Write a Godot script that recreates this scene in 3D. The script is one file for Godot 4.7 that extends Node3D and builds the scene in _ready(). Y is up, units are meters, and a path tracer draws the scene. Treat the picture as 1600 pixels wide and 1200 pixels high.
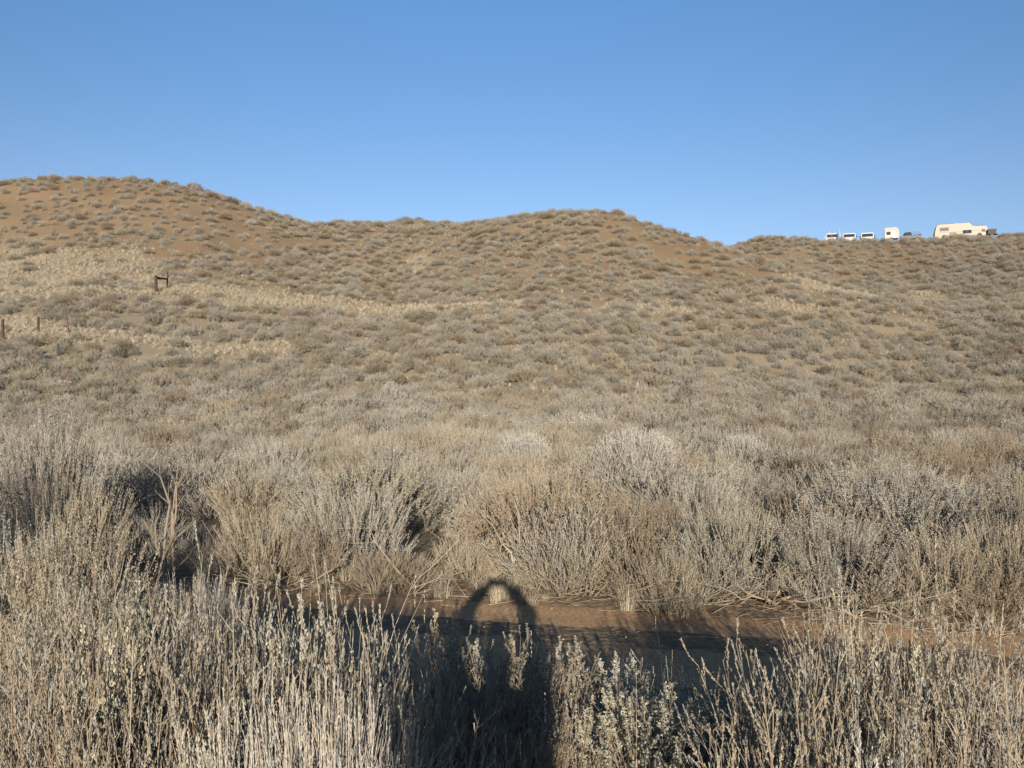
extends Node3D
# A sagebrush flat with a dirt track, two bare-topped hills and a ridge with parked trailers, at low morning sun.
# Units are metres, the photographer stands at the origin and looks along -Z.

# ---------------------------------------------------------------- names, metas
var used_names := {}

func numbered(called: String) -> String:
	var n: int = used_names.get(called, -1) + 1
	used_names[called] = n
	return called if n == 0 else "%s_%03d" % [called, n]

func tag(o: Node, label := "", category := "", group := "", kind := "") -> Node:
	if label != "": o.set_meta("label", label)
	if category != "": o.set_meta("category", category)
	if group != "": o.set_meta("group", group)
	if kind != "": o.set_meta("kind", kind)
	return o

func thing(called: String, label: String, category: String, at: Vector3, turn := 0.0, group := "") -> Node3D:
	var o := Node3D.new()
	o.name = numbered(called)
	add_child(o, true)
	o.position = at
	o.rotation.y = turn
	tag(o, label, category, group)
	return o

func part(called: String, mesh: Mesh, m: Material, parent: Node, at := Vector3.ZERO) -> MeshInstance3D:
	var o := MeshInstance3D.new()
	o.name = called if parent != self else numbered(called)
	o.mesh = mesh
	o.material_override = m
	o.position = at
	parent.add_child(o, true)
	return o

# ---------------------------------------------------------------- mesh building
class MB:
	var v := PackedVector3Array()
	var c := PackedColorArray()
	var ix := PackedInt32Array()

	func kite(p: Vector3, d: Vector3, s: Vector3, l: float, w: float, col: Color, at := 0.55) -> void:
		var n := v.size()
		var m := p + d * (l * at)
		v.append(p); v.append(m + s * (w * 0.5)); v.append(p + d * l); v.append(m - s * (w * 0.5))
		c.append(col); c.append(col); c.append(col); c.append(col)
		ix.append(n); ix.append(n + 1); ix.append(n + 2); ix.append(n); ix.append(n + 2); ix.append(n + 3)

	func ribbon(a: Vector3, b: Vector3, s: Vector3, w0: float, w1: float, col: Color) -> void:
		var n := v.size()
		v.append(a - s * (w0 * 0.5)); v.append(a + s * (w0 * 0.5)); v.append(b + s * (w1 * 0.5)); v.append(b - s * (w1 * 0.5))
		c.append(col); c.append(col); c.append(col); c.append(col)
		ix.append(n); ix.append(n + 1); ix.append(n + 2); ix.append(n); ix.append(n + 2); ix.append(n + 3)

	func tube(pts: PackedVector3Array, r0: float, r1: float, col: Color, sides := 3, wobble := 0.0) -> void:
		var k := pts.size()
		var first := v.size()
		for i in k:
			var t := float(i) / (k - 1)
			var d := (pts[mini(i + 1, k - 1)] - pts[maxi(i - 1, 0)]).normalized()
			var a := d.cross(Vector3(0.31, 0.2, 0.93)).normalized()
			var b := d.cross(a)
			var r := lerpf(r0, r1, t)
			for j in sides:
				var f := TAU * j / sides
				var rr := r * (1.0 + wobble * sin(7.0 * i + 2.3 * j))
				v.append(pts[i] + (a * cos(f) + b * sin(f)) * rr)
				c.append(col)
		for i in k - 1:
			for j in sides:
				var p0 := first + i * sides + j
				var p1 := first + i * sides + (j + 1) % sides
				ix.append(p0); ix.append(p1); ix.append(p1 + sides)
				ix.append(p0); ix.append(p1 + sides); ix.append(p0 + sides)

	func quad(a: Vector3, b: Vector3, d: Vector3, e: Vector3, col: Color) -> void:
		var n := v.size()
		v.append(a); v.append(b); v.append(d); v.append(e)
		for i in 4: c.append(col)
		ix.append(n); ix.append(n + 1); ix.append(n + 2); ix.append(n); ix.append(n + 2); ix.append(n + 3)

	# a box with its edges chamfered by k
	func box(lo: Vector3, hi: Vector3, k: float, col := Color.WHITE) -> void:
		var m := (lo + hi) * 0.5
		var h := (hi - lo) * 0.5
		var first := v.size()
		var id := {}
		for sx in [-1, 1]:
			for sy in [-1, 1]:
				for sz in [-1, 1]:
					for ax in 3:
						var q := Vector3(sx * (h.x - k), sy * (h.y - k), sz * (h.z - k))
						q[ax] = [sx, sy, sz][ax] * h[ax]
						id[[sx, sy, sz, ax]] = v.size()
						v.append(m + q); c.append(col)
		for ax in 3:
			var u := (ax + 1) % 3
			var w := (ax + 2) % 3
			for s in [-1, 1]:
				var ring := []
				for q in [[-1, -1], [1, -1], [1, 1], [-1, 1]]:
					var key := [0, 0, 0, ax]
					key[ax] = s; key[u] = q[0]; key[w] = q[1]
					ring.append(id[key])
				_fan(ring, m)
			for su in [-1, 1]:
				for sw in [-1, 1]:
					var k0 := [0, 0, 0, u]
					var k1 := [0, 0, 0, u]
					k0[ax] = -1; k0[u] = su; k0[w] = sw
					k1[ax] = 1; k1[u] = su; k1[w] = sw
					var k2 = k1.duplicate(); k2[3] = w
					var k3 = k0.duplicate(); k3[3] = w
					_fan([id[k0], id[k1], id[k2], id[k3]], m)
		for sx in [-1, 1]:
			for sy in [-1, 1]:
				for sz in [-1, 1]:
					_fan([id[[sx, sy, sz, 0]], id[[sx, sy, sz, 1]], id[[sx, sy, sz, 2]]], m)

	func _fan(ring: Array, m: Vector3) -> void:
		var a := v[ring[0]]
		var n := (v[ring[1]] - a).cross(v[ring[2]] - a)
		if n.dot(a - m) > 0.0: ring.reverse()
		for i in range(1, ring.size() - 1):
			ix.append(ring[0]); ix.append(ring[i]); ix.append(ring[i + 1])

	# an outline in X-Y drawn out along Z from z0 to z1
	func prism(o: PackedVector2Array, z0: float, z1: float, col := Color.WHITE) -> void:
		var n := o.size()
		var first := v.size()
		for p in o:
			v.append(Vector3(p.x, p.y, z0)); c.append(col)
		for p in o:
			v.append(Vector3(p.x, p.y, z1)); c.append(col)
		for i in n:
			var j := (i + 1) % n
			ix.append(first + i); ix.append(first + j); ix.append(first + n + j)
			ix.append(first + i); ix.append(first + n + j); ix.append(first + n + i)
		var t := Geometry2D.triangulate_polygon(o)
		for i in range(0, t.size(), 3):
			ix.append(first + t[i]); ix.append(first + t[i + 1]); ix.append(first + t[i + 2])
			ix.append(first + n + t[i]); ix.append(first + n + t[i + 2]); ix.append(first + n + t[i + 1])

	func disc_wheel(m: Vector3, r: float, w: float, sides := 20, col := Color.WHITE) -> void:
		var o := PackedVector2Array()
		for i in sides: o.append(Vector2(m.x + r * cos(TAU * i / sides), m.y + r * sin(TAU * i / sides)))
		prism(o, m.z - w * 0.5, m.z + w * 0.5, col)

	func mesh(smooth := false) -> ArrayMesh:
		var a := []
		a.resize(Mesh.ARRAY_MAX)
		a[Mesh.ARRAY_VERTEX] = v
		a[Mesh.ARRAY_COLOR] = c
		a[Mesh.ARRAY_INDEX] = ix
		if smooth:
			var nn := PackedVector3Array()
			nn.resize(v.size())
			for i in range(0, ix.size(), 3):
				var f := (v[ix[i + 2]] - v[ix[i]]).cross(v[ix[i + 1]] - v[ix[i]])
				for j in 3: nn[ix[i + j]] += f
			for i in nn.size(): nn[i] = nn[i].normalized()
			a[Mesh.ARRAY_NORMAL] = nn
		var m := ArrayMesh.new()
		m.add_surface_from_arrays(Mesh.PRIMITIVE_TRIANGLES, a)
		return m

func paint(col: Color, rough := 0.6, metal := 0.0, spec := 0.5) -> StandardMaterial3D:
	var m := StandardMaterial3D.new()
	m.albedo_color = col.linear_to_srgb()
	m.roughness = rough
	m.metallic = metal
	m.metallic_specular = spec
	return m

func vpaint(tint: Color, rough := 0.9) -> StandardMaterial3D:
	var m := paint(tint, rough, 0.0, 0.25)
	m.vertex_color_use_as_albedo = true
	return m

# ---------------------------------------------------------------- terrain
# control points of the ground (x, z, height): the flat, the toe of the slopes, hill sides, crests and what lies behind them
const GROUND := [-46.2,-46.0,2.0, -58.3,-58.0,5.1, -80.4,-80.0,11.3, -105.6,-105.0,19.1, -135.7,-135.0,28.6, -152.0,-151.2,26.1, -203.6,-202.5,14.6, -35.6,-46.0,2.0, -44.9,-58.0,5.1, -61.9,-80.0,11.3, -79.7,-103.0,19.5, -100.5,-130.0,30.4, -112.6,-145.6,27.9, -150.8,-195.0,16.4, -29.1,-47.0,1.9, -37.1,-60.0,5.2, -48.3,-78.0,10.7, -62.5,-101.0,18.8, -78.6,-127.0,32.4, -88.0,-142.2,29.9, -117.9,-190.5,18.4, -26.0,-48.0,1.9, -32.5,-60.0,5.2, -42.2,-78.0,10.7, -54.7,-101.0,18.8, -69.8,-129.0,33.7, -78.2,-144.5,31.2, -104.8,-193.5,19.7, -23.2,-50.0,1.9, -28.8,-62.0,5.3, -36.7,-79.0,10.9, -46.9,-101.0,18.8, -60.3,-130.0,33.9, -67.6,-145.6,31.4, -90.5,-195.0,19.9, -19.3,-50.0,1.9, -24.4,-63.0,5.2, -31.3,-81.0,11.1, -39.4,-102.0,19.0, -49.9,-129.0,32.3, -55.9,-144.5,29.8, -74.8,-193.5,18.3, -15.5,-50.0,1.9, -19.5,-63.0,4.9, -25.7,-83.0,10.9, -32.2,-104.0,18.1, -39.3,-127.0,28.7, -44.0,-142.2,26.2, -58.9,-190.5,14.7, -11.8,-51.0,1.9, -14.8,-64.0,5.0, -19.7,-85.0,10.7, -24.6,-106.0,17.6, -30.2,-130.0,26.9, -33.8,-145.6,24.4, -45.2,-195.0,12.9, -8.0,-52.0,1.9, -10.1,-65.0,5.0, -13.5,-87.0,10.6, -17.3,-112.0,17.6, -22.6,-146.0,29.2, -25.3,-163.5,26.7, -33.9,-219.0,15.2, -4.1,-53.0,1.9, -5.1,-66.0,5.1, -6.6,-85.0,10.3, -8.2,-106.0,16.8, -10.8,-140.0,28.5, -12.1,-156.8,26.0, -16.2,-210.0,14.5, 0.0,-53.0,1.9, 0.0,-66.0,5.1, 0.0,-84.0,10.3, 0.0,-104.0,17.7, 0.0,-127.0,27.4, 0.0,-142.2,24.9, 0.0,-190.5,13.4, 4.9,-53.0,1.9, 6.1,-66.0,5.1, 7.6,-82.0,10.1, 9.4,-101.0,17.6, 11.3,-122.0,27.1, 12.7,-136.6,24.6, 17.0,-183.0,13.1, 8.2,-53.0,1.9, 10.2,-66.0,5.1, 12.7,-82.0,10.0, 15.3,-99.0,16.5, 18.1,-117.0,25.1, 20.3,-131.0,22.6, 27.1,-175.5,11.1, 11.7,-54.0,1.9, 14.5,-67.0,5.1, 17.8,-82.0,9.7, 21.0,-97.0,15.1, 24.0,-111.0,21.7, 26.9,-124.3,19.2, 36.1,-166.5,7.7, 14.6,-54.0,1.9, 18.1,-67.0,5.1, 22.2,-82.0,9.5, 28.2,-104.0,18.5, 31.4,-116.0,18.6, 40.6,-150.0,26.6, 45.9,-169.5,27.2, 60.9,-225.0,27.6, 19.1,-55.0,1.9, 23.3,-67.0,5.1, 27.8,-80.0,8.8, 33.8,-97.0,14.8, 38.3,-110.0,16.3, 45.9,-132.0,21.4, 52.9,-152.0,27.7, 59.8,-171.8,28.3, 79.4,-228.0,28.7, 23.4,-56.0,1.9, 28.8,-69.0,5.2, 33.0,-79.0,8.1, 37.6,-90.0,11.5, 43.0,-103.0,13.2, 54.3,-130.0,20.6, 63.1,-151.0,28.0, 71.3,-170.6,28.6, 94.6,-226.5,29.0, 28.2,-57.0,1.9, 35.6,-72.0,5.3, 48.5,-98.0,11.5, 62.4,-126.0,19.5, 73.8,-149.0,28.1, 83.3,-168.4,28.7, 110.6,-223.5,29.1, 30.3,-56.0,1.9, 39.0,-72.0,5.3, 52.5,-97.0,11.4, 66.0,-122.0,19.0, 79.6,-147.0,28.0, 89.9,-166.1,28.6, 119.4,-220.5,29.0, 32.8,-53.0,1.9, 42.1,-68.0,5.2, 56.3,-91.0,11.1, 70.5,-114.0,18.3, 87.9,-142.0,27.4, 99.3,-160.5,28.0, 131.8,-213.0,28.4, 37.5,-51.0,1.9, 47.0,-64.0,5.0, 63.2,-86.0,10.6, 79.4,-108.0,17.5, 99.9,-136.0,27.0, 112.9,-153.7,27.6, 149.9,-204.0,28.0, 48.3,-48.0,1.9, 60.3,-60.0,4.8, 82.4,-82.0,10.2, 104.6,-104.0,16.9, 132.7,-132.0,27.5, 150.0,-149.2,28.1, 199.1,-198.0,28.5, -60.0,0.0,0.0, -60.0,-14.0,0.0, -54.0,-28.0,0.1, -60.0,30.0,0.0, -30.0,0.0,0.0, -30.0,-14.0,0.0, -27.0,-28.0,0.1, -30.0,30.0,0.0, -10.0,0.0,0.0, -10.0,-14.0,0.0, -9.0,-28.0,0.1, -10.0,30.0,0.0, 0.0,0.0,0.0, 0.0,-14.0,0.0, 0.0,-28.0,0.1, 0.0,30.0,0.0, 10.0,0.0,0.0, 10.0,-14.0,0.0, 9.0,-28.0,0.1, 10.0,30.0,0.0, 30.0,0.0,0.0, 30.0,-14.0,0.0, 27.0,-28.0,0.1, 30.0,30.0,0.0, 60.0,0.0,0.0, 60.0,-14.0,0.0, 54.0,-28.0,0.1, 60.0,30.0,0.0, -25.0,-39.0,0.6, -12.0,-39.0,0.6, 0.0,-39.0,0.6, 12.0,-39.0,0.6, 25.0,-39.0,0.6]
var tps_w := PackedFloat64Array()
var tps_x := PackedFloat64Array()
var tps_z := PackedFloat64Array()
var bump := FastNoiseLite.new()
var clod := FastNoiseLite.new()
var patch := FastNoiseLite.new()
const CX0 := -200.0
const CZ0 := -215.0
const CELL := 2.0
var cw := 201
var ch := 124
var cells := PackedFloat32Array()

func solve_terrain() -> void:
	var n := GROUND.size() / 3
	for i in n:
		tps_x.append(GROUND[i * 3] / 50.0)
		tps_z.append(GROUND[i * 3 + 1] / 50.0)
	var m := n + 3
	var rows: Array[PackedFloat64Array] = []
	for i in m:
		var r := PackedFloat64Array()
		r.resize(m + 1)
		for j in m:
			if i < n and j < n:
				var d := (tps_x[i] - tps_x[j]) ** 2 + (tps_z[i] - tps_z[j]) ** 2
				r[j] = 0.5 * d * log(d) if d > 0.0 else 0.0
				if i == j: r[j] += 0.002
			elif i < n:
				r[j] = [1.0, tps_x[i], tps_z[i]][j - n]
			elif j < n:
				r[j] = [1.0, tps_x[j], tps_z[j]][i - n]
		r[m] = GROUND[i * 3 + 2] if i < n else 0.0
		rows.append(r)
	for k in m:
		var best := k
		for i in range(k, m):
			if absf(rows[i][k]) > absf(rows[best][k]): best = i
		var t := rows[k]; rows[k] = rows[best]; rows[best] = t
		var pk := rows[k]
		for i in range(k + 1, m):
			var f := rows[i][k] / pk[k]
			if f == 0.0: continue
			var ri := rows[i]
			for j in range(k, m + 1): ri[j] -= f * pk[j]
			rows[i] = ri
	tps_w.resize(m)
	for k in range(m - 1, -1, -1):
		var s := rows[k][m]
		for j in range(k + 1, m): s -= rows[k][j] * tps_w[j]
		tps_w[k] = s / rows[k][k]

func tps(x: float, z: float) -> float:
	x /= 50.0; z /= 50.0
	var n := tps_x.size()
	var s := tps_w[n] + tps_w[n + 1] * x + tps_w[n + 2] * z
	for i in n:
		var dx := x - tps_x[i]
		var dz := z - tps_z[i]
		var d := dx * dx + dz * dz
		if d > 1e-9: s += tps_w[i] * 0.5 * d * log(d)
	return s

func grid_terrain() -> void:
	cells.resize(cw * ch)
	for j in ch:
		for i in cw:
			var x := CX0 + i * CELL
			var z := CZ0 + j * CELL
			var f := clampf(maxf(absf(x) / 150.0, -z / 205.0), 1.0, 9.0)
			var h := tps(x / f, z / f if z < 0.0 else z)
			cells[j * cw + i] = h * smoothstep(30.0, 8.0, z) if z > 0.0 else h

const TRACK_SLOPE := 0.27
func track_u(x: float, z: float) -> float:      # metres beyond the centre line of the dirt track, across it
	return -(z + 6.35 - TRACK_SLOPE * x + 0.10 * sin(x * 0.55) + 0.0035 * x * x) * 0.965

func height(x: float, z: float, fine := true) -> float:
	var fx := clampf((x - CX0) / CELL, 0.0, cw - 1.001)
	var fz := clampf((z - CZ0) / CELL, 0.0, ch - 1.001)
	var i := int(fx)
	var j := int(fz)
	fx -= i; fz -= j
	var k := j * cw + i
	var h := lerpf(lerpf(cells[k], cells[k + 1], fx), lerpf(cells[k + cw], cells[k + cw + 1], fx), fz)
	# the level yard behind the right-hand ridge where the vehicles stand
	var yard := smoothstep(1.0, 0.7, Vector2((x - 75.0) / 28.0, (z + 163.0) / 11.0).length())
	h = lerpf(h, lerpf(28.95, 28.75, smoothstep(68.0, 80.0, x)), yard)
	if fine:
		var far := smoothstep(25.0, 60.0, -z)
		h += (bump.get_noise_2d(x, z) * lerpf(0.10, 0.55, far) + patch.get_noise_2d(x * 0.7, z * 0.35) * far * 0.7) * smoothstep(9.0, 14.0, -z) * (1.0 - yard)
		h += clod.get_noise_2d(x, z) * (0.03 if z < -14.0 else 0.012)
		if z > -16.0 and absf(x) < 30.0:
			var u := absf(track_u(x, z))
			h -= 0.07 * smoothstep(1.45, 1.05, u)
	return h

func mask(x: float, z: float, a: Array) -> float:   # soft ellipse [x, z, rx, rz, turn]
	var d := Vector2(x - a[0], z - a[1]).rotated(a[4] if a.size() > 4 else 0.0)
	return smoothstep(1.3, 0.5, Vector2(d.x / a[2], d.y / a[3]).length() + patch.get_noise_2d(x * 2.0, z * 2.0) * 0.45 + clod.get_noise_2d(x * 0.6, z * 0.6) * 0.15)

var straw_patches := [[-50.0, -89.0, 14.5, 10.5], [-70.0, -92.0, 16.0, 12.0], [-16.0, -84.5, 19.0, 4.2, 0.03], [-28.0, -80.0, 10.0, 3.5], [35.5, -93.0, 5.5, 4.0, 0.5], [27.0, -83.5, 6.0, 2.4], [-13.0, -112.0, 2.2, 6.0, 0.2],
	[1.0, -46.5, 8.0, 1.3, 0.04], [-28.0, -62.0, 14.0, 2.6, 0.05], [13.0, -79.0, 5.0, 2.0], [52.0, -101.0, 3.0, 9.0, -0.3], [-45.0, -76.0, 9.0, 3.0], [-42.0, -64.5, 8.0, 2.4]]
var bare_patches := [[-52.0, -116.0, 22.0, 15.0], [-76.0, -118.0, 18.0, 18.0], [-36.0, -101.0, 9.0, 8.0], [17.0, -109.0, 8.0, 10.0, 0.3], [24.0, -100.0, 5.0, 8.0], [66.0, -142.0, 16.0, 7.0], [84.0, -147.0, 12.0, 4.0], [-38.5, -62.0, 4.0, 1.8], [62.0, -128.0, 8.0, 7.0],
	[64.0, -160.0, 24.0, 9.0], [88.0, -156.0, 15.0, 7.0]]

func straw(x: float, z: float) -> float:
	if z > -40.0: return 0.0
	var s := 0.0
	for a in straw_patches: s = maxf(s, mask(x, z, a))
	return s

func bare(x: float, z: float) -> float:
	if z > -55.0: return 0.0
	var s := 0.0
	for a in bare_patches: s = maxf(s, mask(x, z, a))
	return s

func steps(stops: Array) -> PackedFloat32Array:      # [start, [end, step], ...]
	var out := PackedFloat32Array()
	var p: float = stops[0]
	for k in range(1, stops.size()):
		while p < stops[k][0] - 1e-3:
			out.append(p)
			p += stops[k][1]
		p = stops[k][0]
	out.append(p)
	return out

func build_ground(m: Material) -> void:
	var xs := steps([-2000.0, [-400.0, 400.0], [-160.0, 20.0], [-60.0, 2.0], [-14.0, 1.0], [14.0, 0.3], [60.0, 1.0], [160.0, 2.0], [400.0, 20.0], [2000.0, 400.0]])
	var zs := steps([-2400.0, [-400.0, 500.0], [-220.0, 15.0], [-120.0, 1.6], [-45.0, 1.1], [-14.0, 0.6], [0.0, 0.25], [12.0, 1.0], [40.0, 4.0], [400.0, 60.0], [2000.0, 400.0]])
	var g := MB.new()
	var soil := Color(0.228, 0.160, 0.096)
	var litter := Color(0.185, 0.145, 0.10)
	var thatch := Color(0.345, 0.285, 0.19)
	for z in zs:
		for x in xs:
			g.v.append(Vector3(x, height(x, z), z))
			var n := patch.get_noise_2d(x * 1.5 + 300.0, z * 1.5) * 0.5 + 0.5
			var col := litter.lerp(thatch.lerp(soil, smoothstep(60.0, 100.0, -z) * 0.7 + 0.15), smoothstep(30.0, 52.0, -z) * 0.8)
			col = col.lerp(soil, bare(x, z))
			col = col.lerp(thatch, straw(x, z) * (0.3 + 0.5 * n))
			if z > -12.0: col = litter.lerp(soil, 0.45)
			col = col * (0.86 + 0.28 * n)
			col.a = 1.0
			g.c.append(col)
	var w := xs.size()
	for j in zs.size() - 1:
		for i in w - 1:
			var a := j * w + i
			g.ix.append_array([a, a + 1, a + w + 1, a, a + w + 1, a + w])
	for i in range(0, g.ix.size(), 3):       # clockwise as seen from above
		var t := g.ix[i + 1]
		if (g.v[t] - g.v[g.ix[i]]).cross(g.v[g.ix[i + 2]] - g.v[g.ix[i]]).y > 0.0:
			g.ix[i + 1] = g.ix[i + 2]
			g.ix[i + 2] = t
	tag(part("ground", g.mesh(true), m, self), "", "", "", "structure")

func build_track(m: Material) -> void:
	var g := MB.new()
	var us := PackedFloat32Array([-1.35, -1.2, -1.05, -0.9, -0.78, -0.66, -0.54, -0.4, -0.26, -0.12, 0.02, 0.14, 0.24, 0.30, 0.318, 0.335, 0.36, 0.42, 0.52, 0.62, 0.74, 0.86, 0.98, 1.1, 1.22, 1.36])
	var n := 0
	var x := -16.0
	var rng := RandomNumberGenerator.new()
	rng.seed = 88
	while x < 16.0:
		var jag := clod.get_noise_2d(x * 5.0, 77.0) * 0.035 + clod.get_noise_2d(x * 17.0, 7.0) * 0.016
		for u in us:
			var uu := u + (jag if u > 0.2 and u < 0.45 else 0.0)
			if absf(u) > 1.3: uu += clod.get_noise_2d(x * 3.0, u) * 0.16
			# centre line solved for z, then across
			var z := -(6.35 - TRACK_SLOPE * x + 0.10 * sin(x * 0.55) + 0.0035 * x * x) - uu / 0.965
			var h := height(x, z) + 0.012
			h -= 0.010 * exp(-pow((uu - 0.72) / 0.26, 2.0)) + 0.035 * exp(-pow((uu + 0.72) / 0.26, 2.0))
			if uu > 0.31: h -= 0.011 * smoothstep(0.31 + jag, 0.335 + jag, uu) * smoothstep(1.0, 0.55, uu)
			h += clod.get_noise_2d(x * 9.0, z * 9.0) * 0.0018 + clod.get_noise_2d(x * 30.0, z * 30.0) * 0.0007
			if absf(u) > 1.3: h = height(x, z) - 0.03
			g.v.append(Vector3(x, h, z))
			var t := patch.get_noise_2d(x * 9.0, z * 14.0) * 0.5 + 0.5
			var wheel := exp(-pow((absf(uu) - 0.72) / 0.26, 2.0))
			var col := Color(0.38, 0.245, 0.135).lerp(Color(0.30, 0.195, 0.11), t).lerp(Color(0.42, 0.28, 0.165), wheel * 0.5)
			g.c.append(col)
		n += 1
		x += 0.05
	var w := us.size()
	for j in n - 1:
		for i in w - 1:
			var a := j * w + i
			g.ix.append_array([a, a + w, a + w + 1, a, a + w + 1, a + 1])
	for i in range(0, g.ix.size(), 3):
		var t := g.ix[i + 1]
		if (g.v[t] - g.v[g.ix[i]]).cross(g.v[g.ix[i + 2]] - g.v[g.ix[i]]).y > 0.0:
			g.ix[i + 1] = g.ix[i + 2]
			g.ix[i + 2] = t
	tag(part("dirt_track", g.mesh(true), m, self), "", "", "", "structure")

# ---------------------------------------------------------------- plants
func rdir(r: RandomNumberGenerator) -> Vector3:
	return Vector3(r.randfn(), r.randfn(), r.randfn()).normalized()

func shade(c: Color, r: RandomNumberGenerator, spread: float) -> Color:
	var k := 1.0 + r.randf_range(-spread, spread)
	var w := r.randf_range(-spread, spread) * 0.25
	return Color(c.r * k * (1.0 + w), c.g * k, c.b * k * (1.0 - w))

const LEAF := Color(0.234, 0.222, 0.186)
const SEED := Color(0.250, 0.224, 0.182)
const WOOD := Color(0.142, 0.124, 0.094)
const TWIG := Color(0.205, 0.173, 0.135)
const STRAW := Color(0.330, 0.287, 0.216)

# Big sagebrush: gnarled branches, twigs ending in clusters of shoots, each shoot set with small leaf clumps, thin seed stalks above. Returns [wood, leaves].
func sage(sd: int, rad: float, hgt: float, nq: int, ns: int, nodes: int, per: int, ll: float, lw: float, stalks: int, self_shade := 0.0, wood_sides := 3) -> Array:
	var r := RandomNumberGenerator.new()
	r.seed = sd
	var wood := MB.new()
	var leaf := MB.new()
	var lobes := FastNoiseLite.new()
	lobes.seed = sd
	lobes.frequency = 0.9
	var knots := PackedVector3Array()
	var nm := r.randi_range(6, 9)
	for i in nm:
		var az := TAU * (i + r.randf_range(-0.3, 0.3)) / nm
		var out := Vector3(cos(az), 0, sin(az))
		var reach := r.randf_range(0.35, 0.75)
		var p := out * r.randf_range(0.01, 0.06)
		p.y = -0.04
		var pts := PackedVector3Array([p])
		for k in 4:
			var t := (k + 1) / 4.0
			var q := out * (rad * reach * pow(t, 0.8)) + Vector3.UP * (hgt * 0.62 * pow(t, 1.15) * r.randf_range(0.8, 1.15))
			q += rdir(r) * 0.05 * hgt
			pts.append(q)
			if k > 0: knots.append(q)
		wood.tube(pts, r.randf_range(0.014, 0.024) * hgt, 0.006 * hgt, shade(WOOD, r, 0.2), wood_sides + 1, 0.2)
	for i in nq:
		var az := i * 2.39996 + r.randf_range(-0.3, 0.3)
		var se := 1.0 - pow((i + 0.5) / nq, 1.15) * 1.06
		se = clampf(se, 0.02, 0.99)
		var ce := sqrt(1.0 - se * se)
		var d := Vector3(ce * cos(az), se, ce * sin(az))
		var lobe := 0.84 + 0.42 * lobes.get_noise_3d(d.x * 1.6, d.y * 1.6, d.z * 1.6) + r.randf_range(-0.10, 0.12)
		var tip := Vector3(d.x * rad, 0.10 * hgt + d.y * 0.78 * hgt, d.z * rad) * lobe
		if r.randf() < 0.22: tip *= r.randf_range(0.55, 0.85)
		var base := tip * 0.80
		var near := knots[0]
		for q in knots:
			if q.distance_squared_to(base) < near.distance_squared_to(base): near = q
		var mid := near.lerp(base, 0.5) + rdir(r) * 0.04 * hgt + Vector3.DOWN * 0.02
		wood.tube(PackedVector3Array([near, mid, base]), 0.0065 * hgt, 0.0028 * hgt, shade(WOOD.lerp(TWIG, 0.4), r, 0.2), wood_sides)
		var rl := d * 0.55 + Vector3.UP * 0.78
		var tone := shade(LEAF.lerp(WOOD, self_shade), r, 0.16)  # leaf colour pulled toward wood, painting in the self-shade of distant bushes
		for s in ns:
			var dir := (rl + rdir(r) * 0.36).normalized()
			var len := hgt * r.randf_range(0.13, 0.33)
			var p0 := base + rdir(r) * 0.035 * hgt
			var bend := rdir(r) * 0.12
			wood.tube(PackedVector3Array([p0, p0 + dir * len]), 0.0022 * hgt, 0.0012 * hgt, shade(TWIG, r, 0.15), 3)
			for k in nodes:
				var t := 0.22 + 0.78 * (k + r.randf()) / nodes
				var at := p0 + dir * (len * t) + bend * (t * t * len)
				for j in per:
					var ld := (dir * 0.85 + rdir(r) * 0.55).normalized()
					var side := ld.cross(rdir(r)).normalized()
					leaf.kite(at, ld, side, ll * r.randf_range(0.7, 1.25) * (1.15 - 0.35 * t), lw * r.randf_range(0.8, 1.2), shade(tone, r, 0.12), 0.62)
	for i in stalks:
		var az := r.randf() * TAU
		var e := sqrt(r.randf()) * 0.85
		var p0 := Vector3(cos(az) * rad * e, hgt * (0.18 + 0.62 * sqrt(1.0 - e * e)), sin(az) * rad * e) * 0.92
		var dir := (Vector3(cos(az) * e * 0.5, 1.0, sin(az) * e * 0.5) + rdir(r) * 0.22).normalized()
		var len := hgt * r.randf_range(0.16, 0.34)
		var col := shade(SEED, r, 0.16)
		var bend := rdir(r) * 0.05
		wood.tube(PackedVector3Array([p0, p0 + dir * len * 0.5 + bend * 0.4 * len, p0 + (dir + bend) * len]), 0.0020 * hgt, 0.0009 * hgt, col, 3)
		for k in maxi(4, nodes * 2):
			var t := r.randf_range(0.35, 1.0)
			var ld := (dir * 0.9 + rdir(r) * 0.6).normalized()
			leaf.kite(p0 + dir * (len * t), ld, ld.cross(rdir(r)).normalized(), ll * r.randf_range(0.5, 0.95), lw * 0.6, col, 0.5)
	return [wood, leaf]

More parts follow.
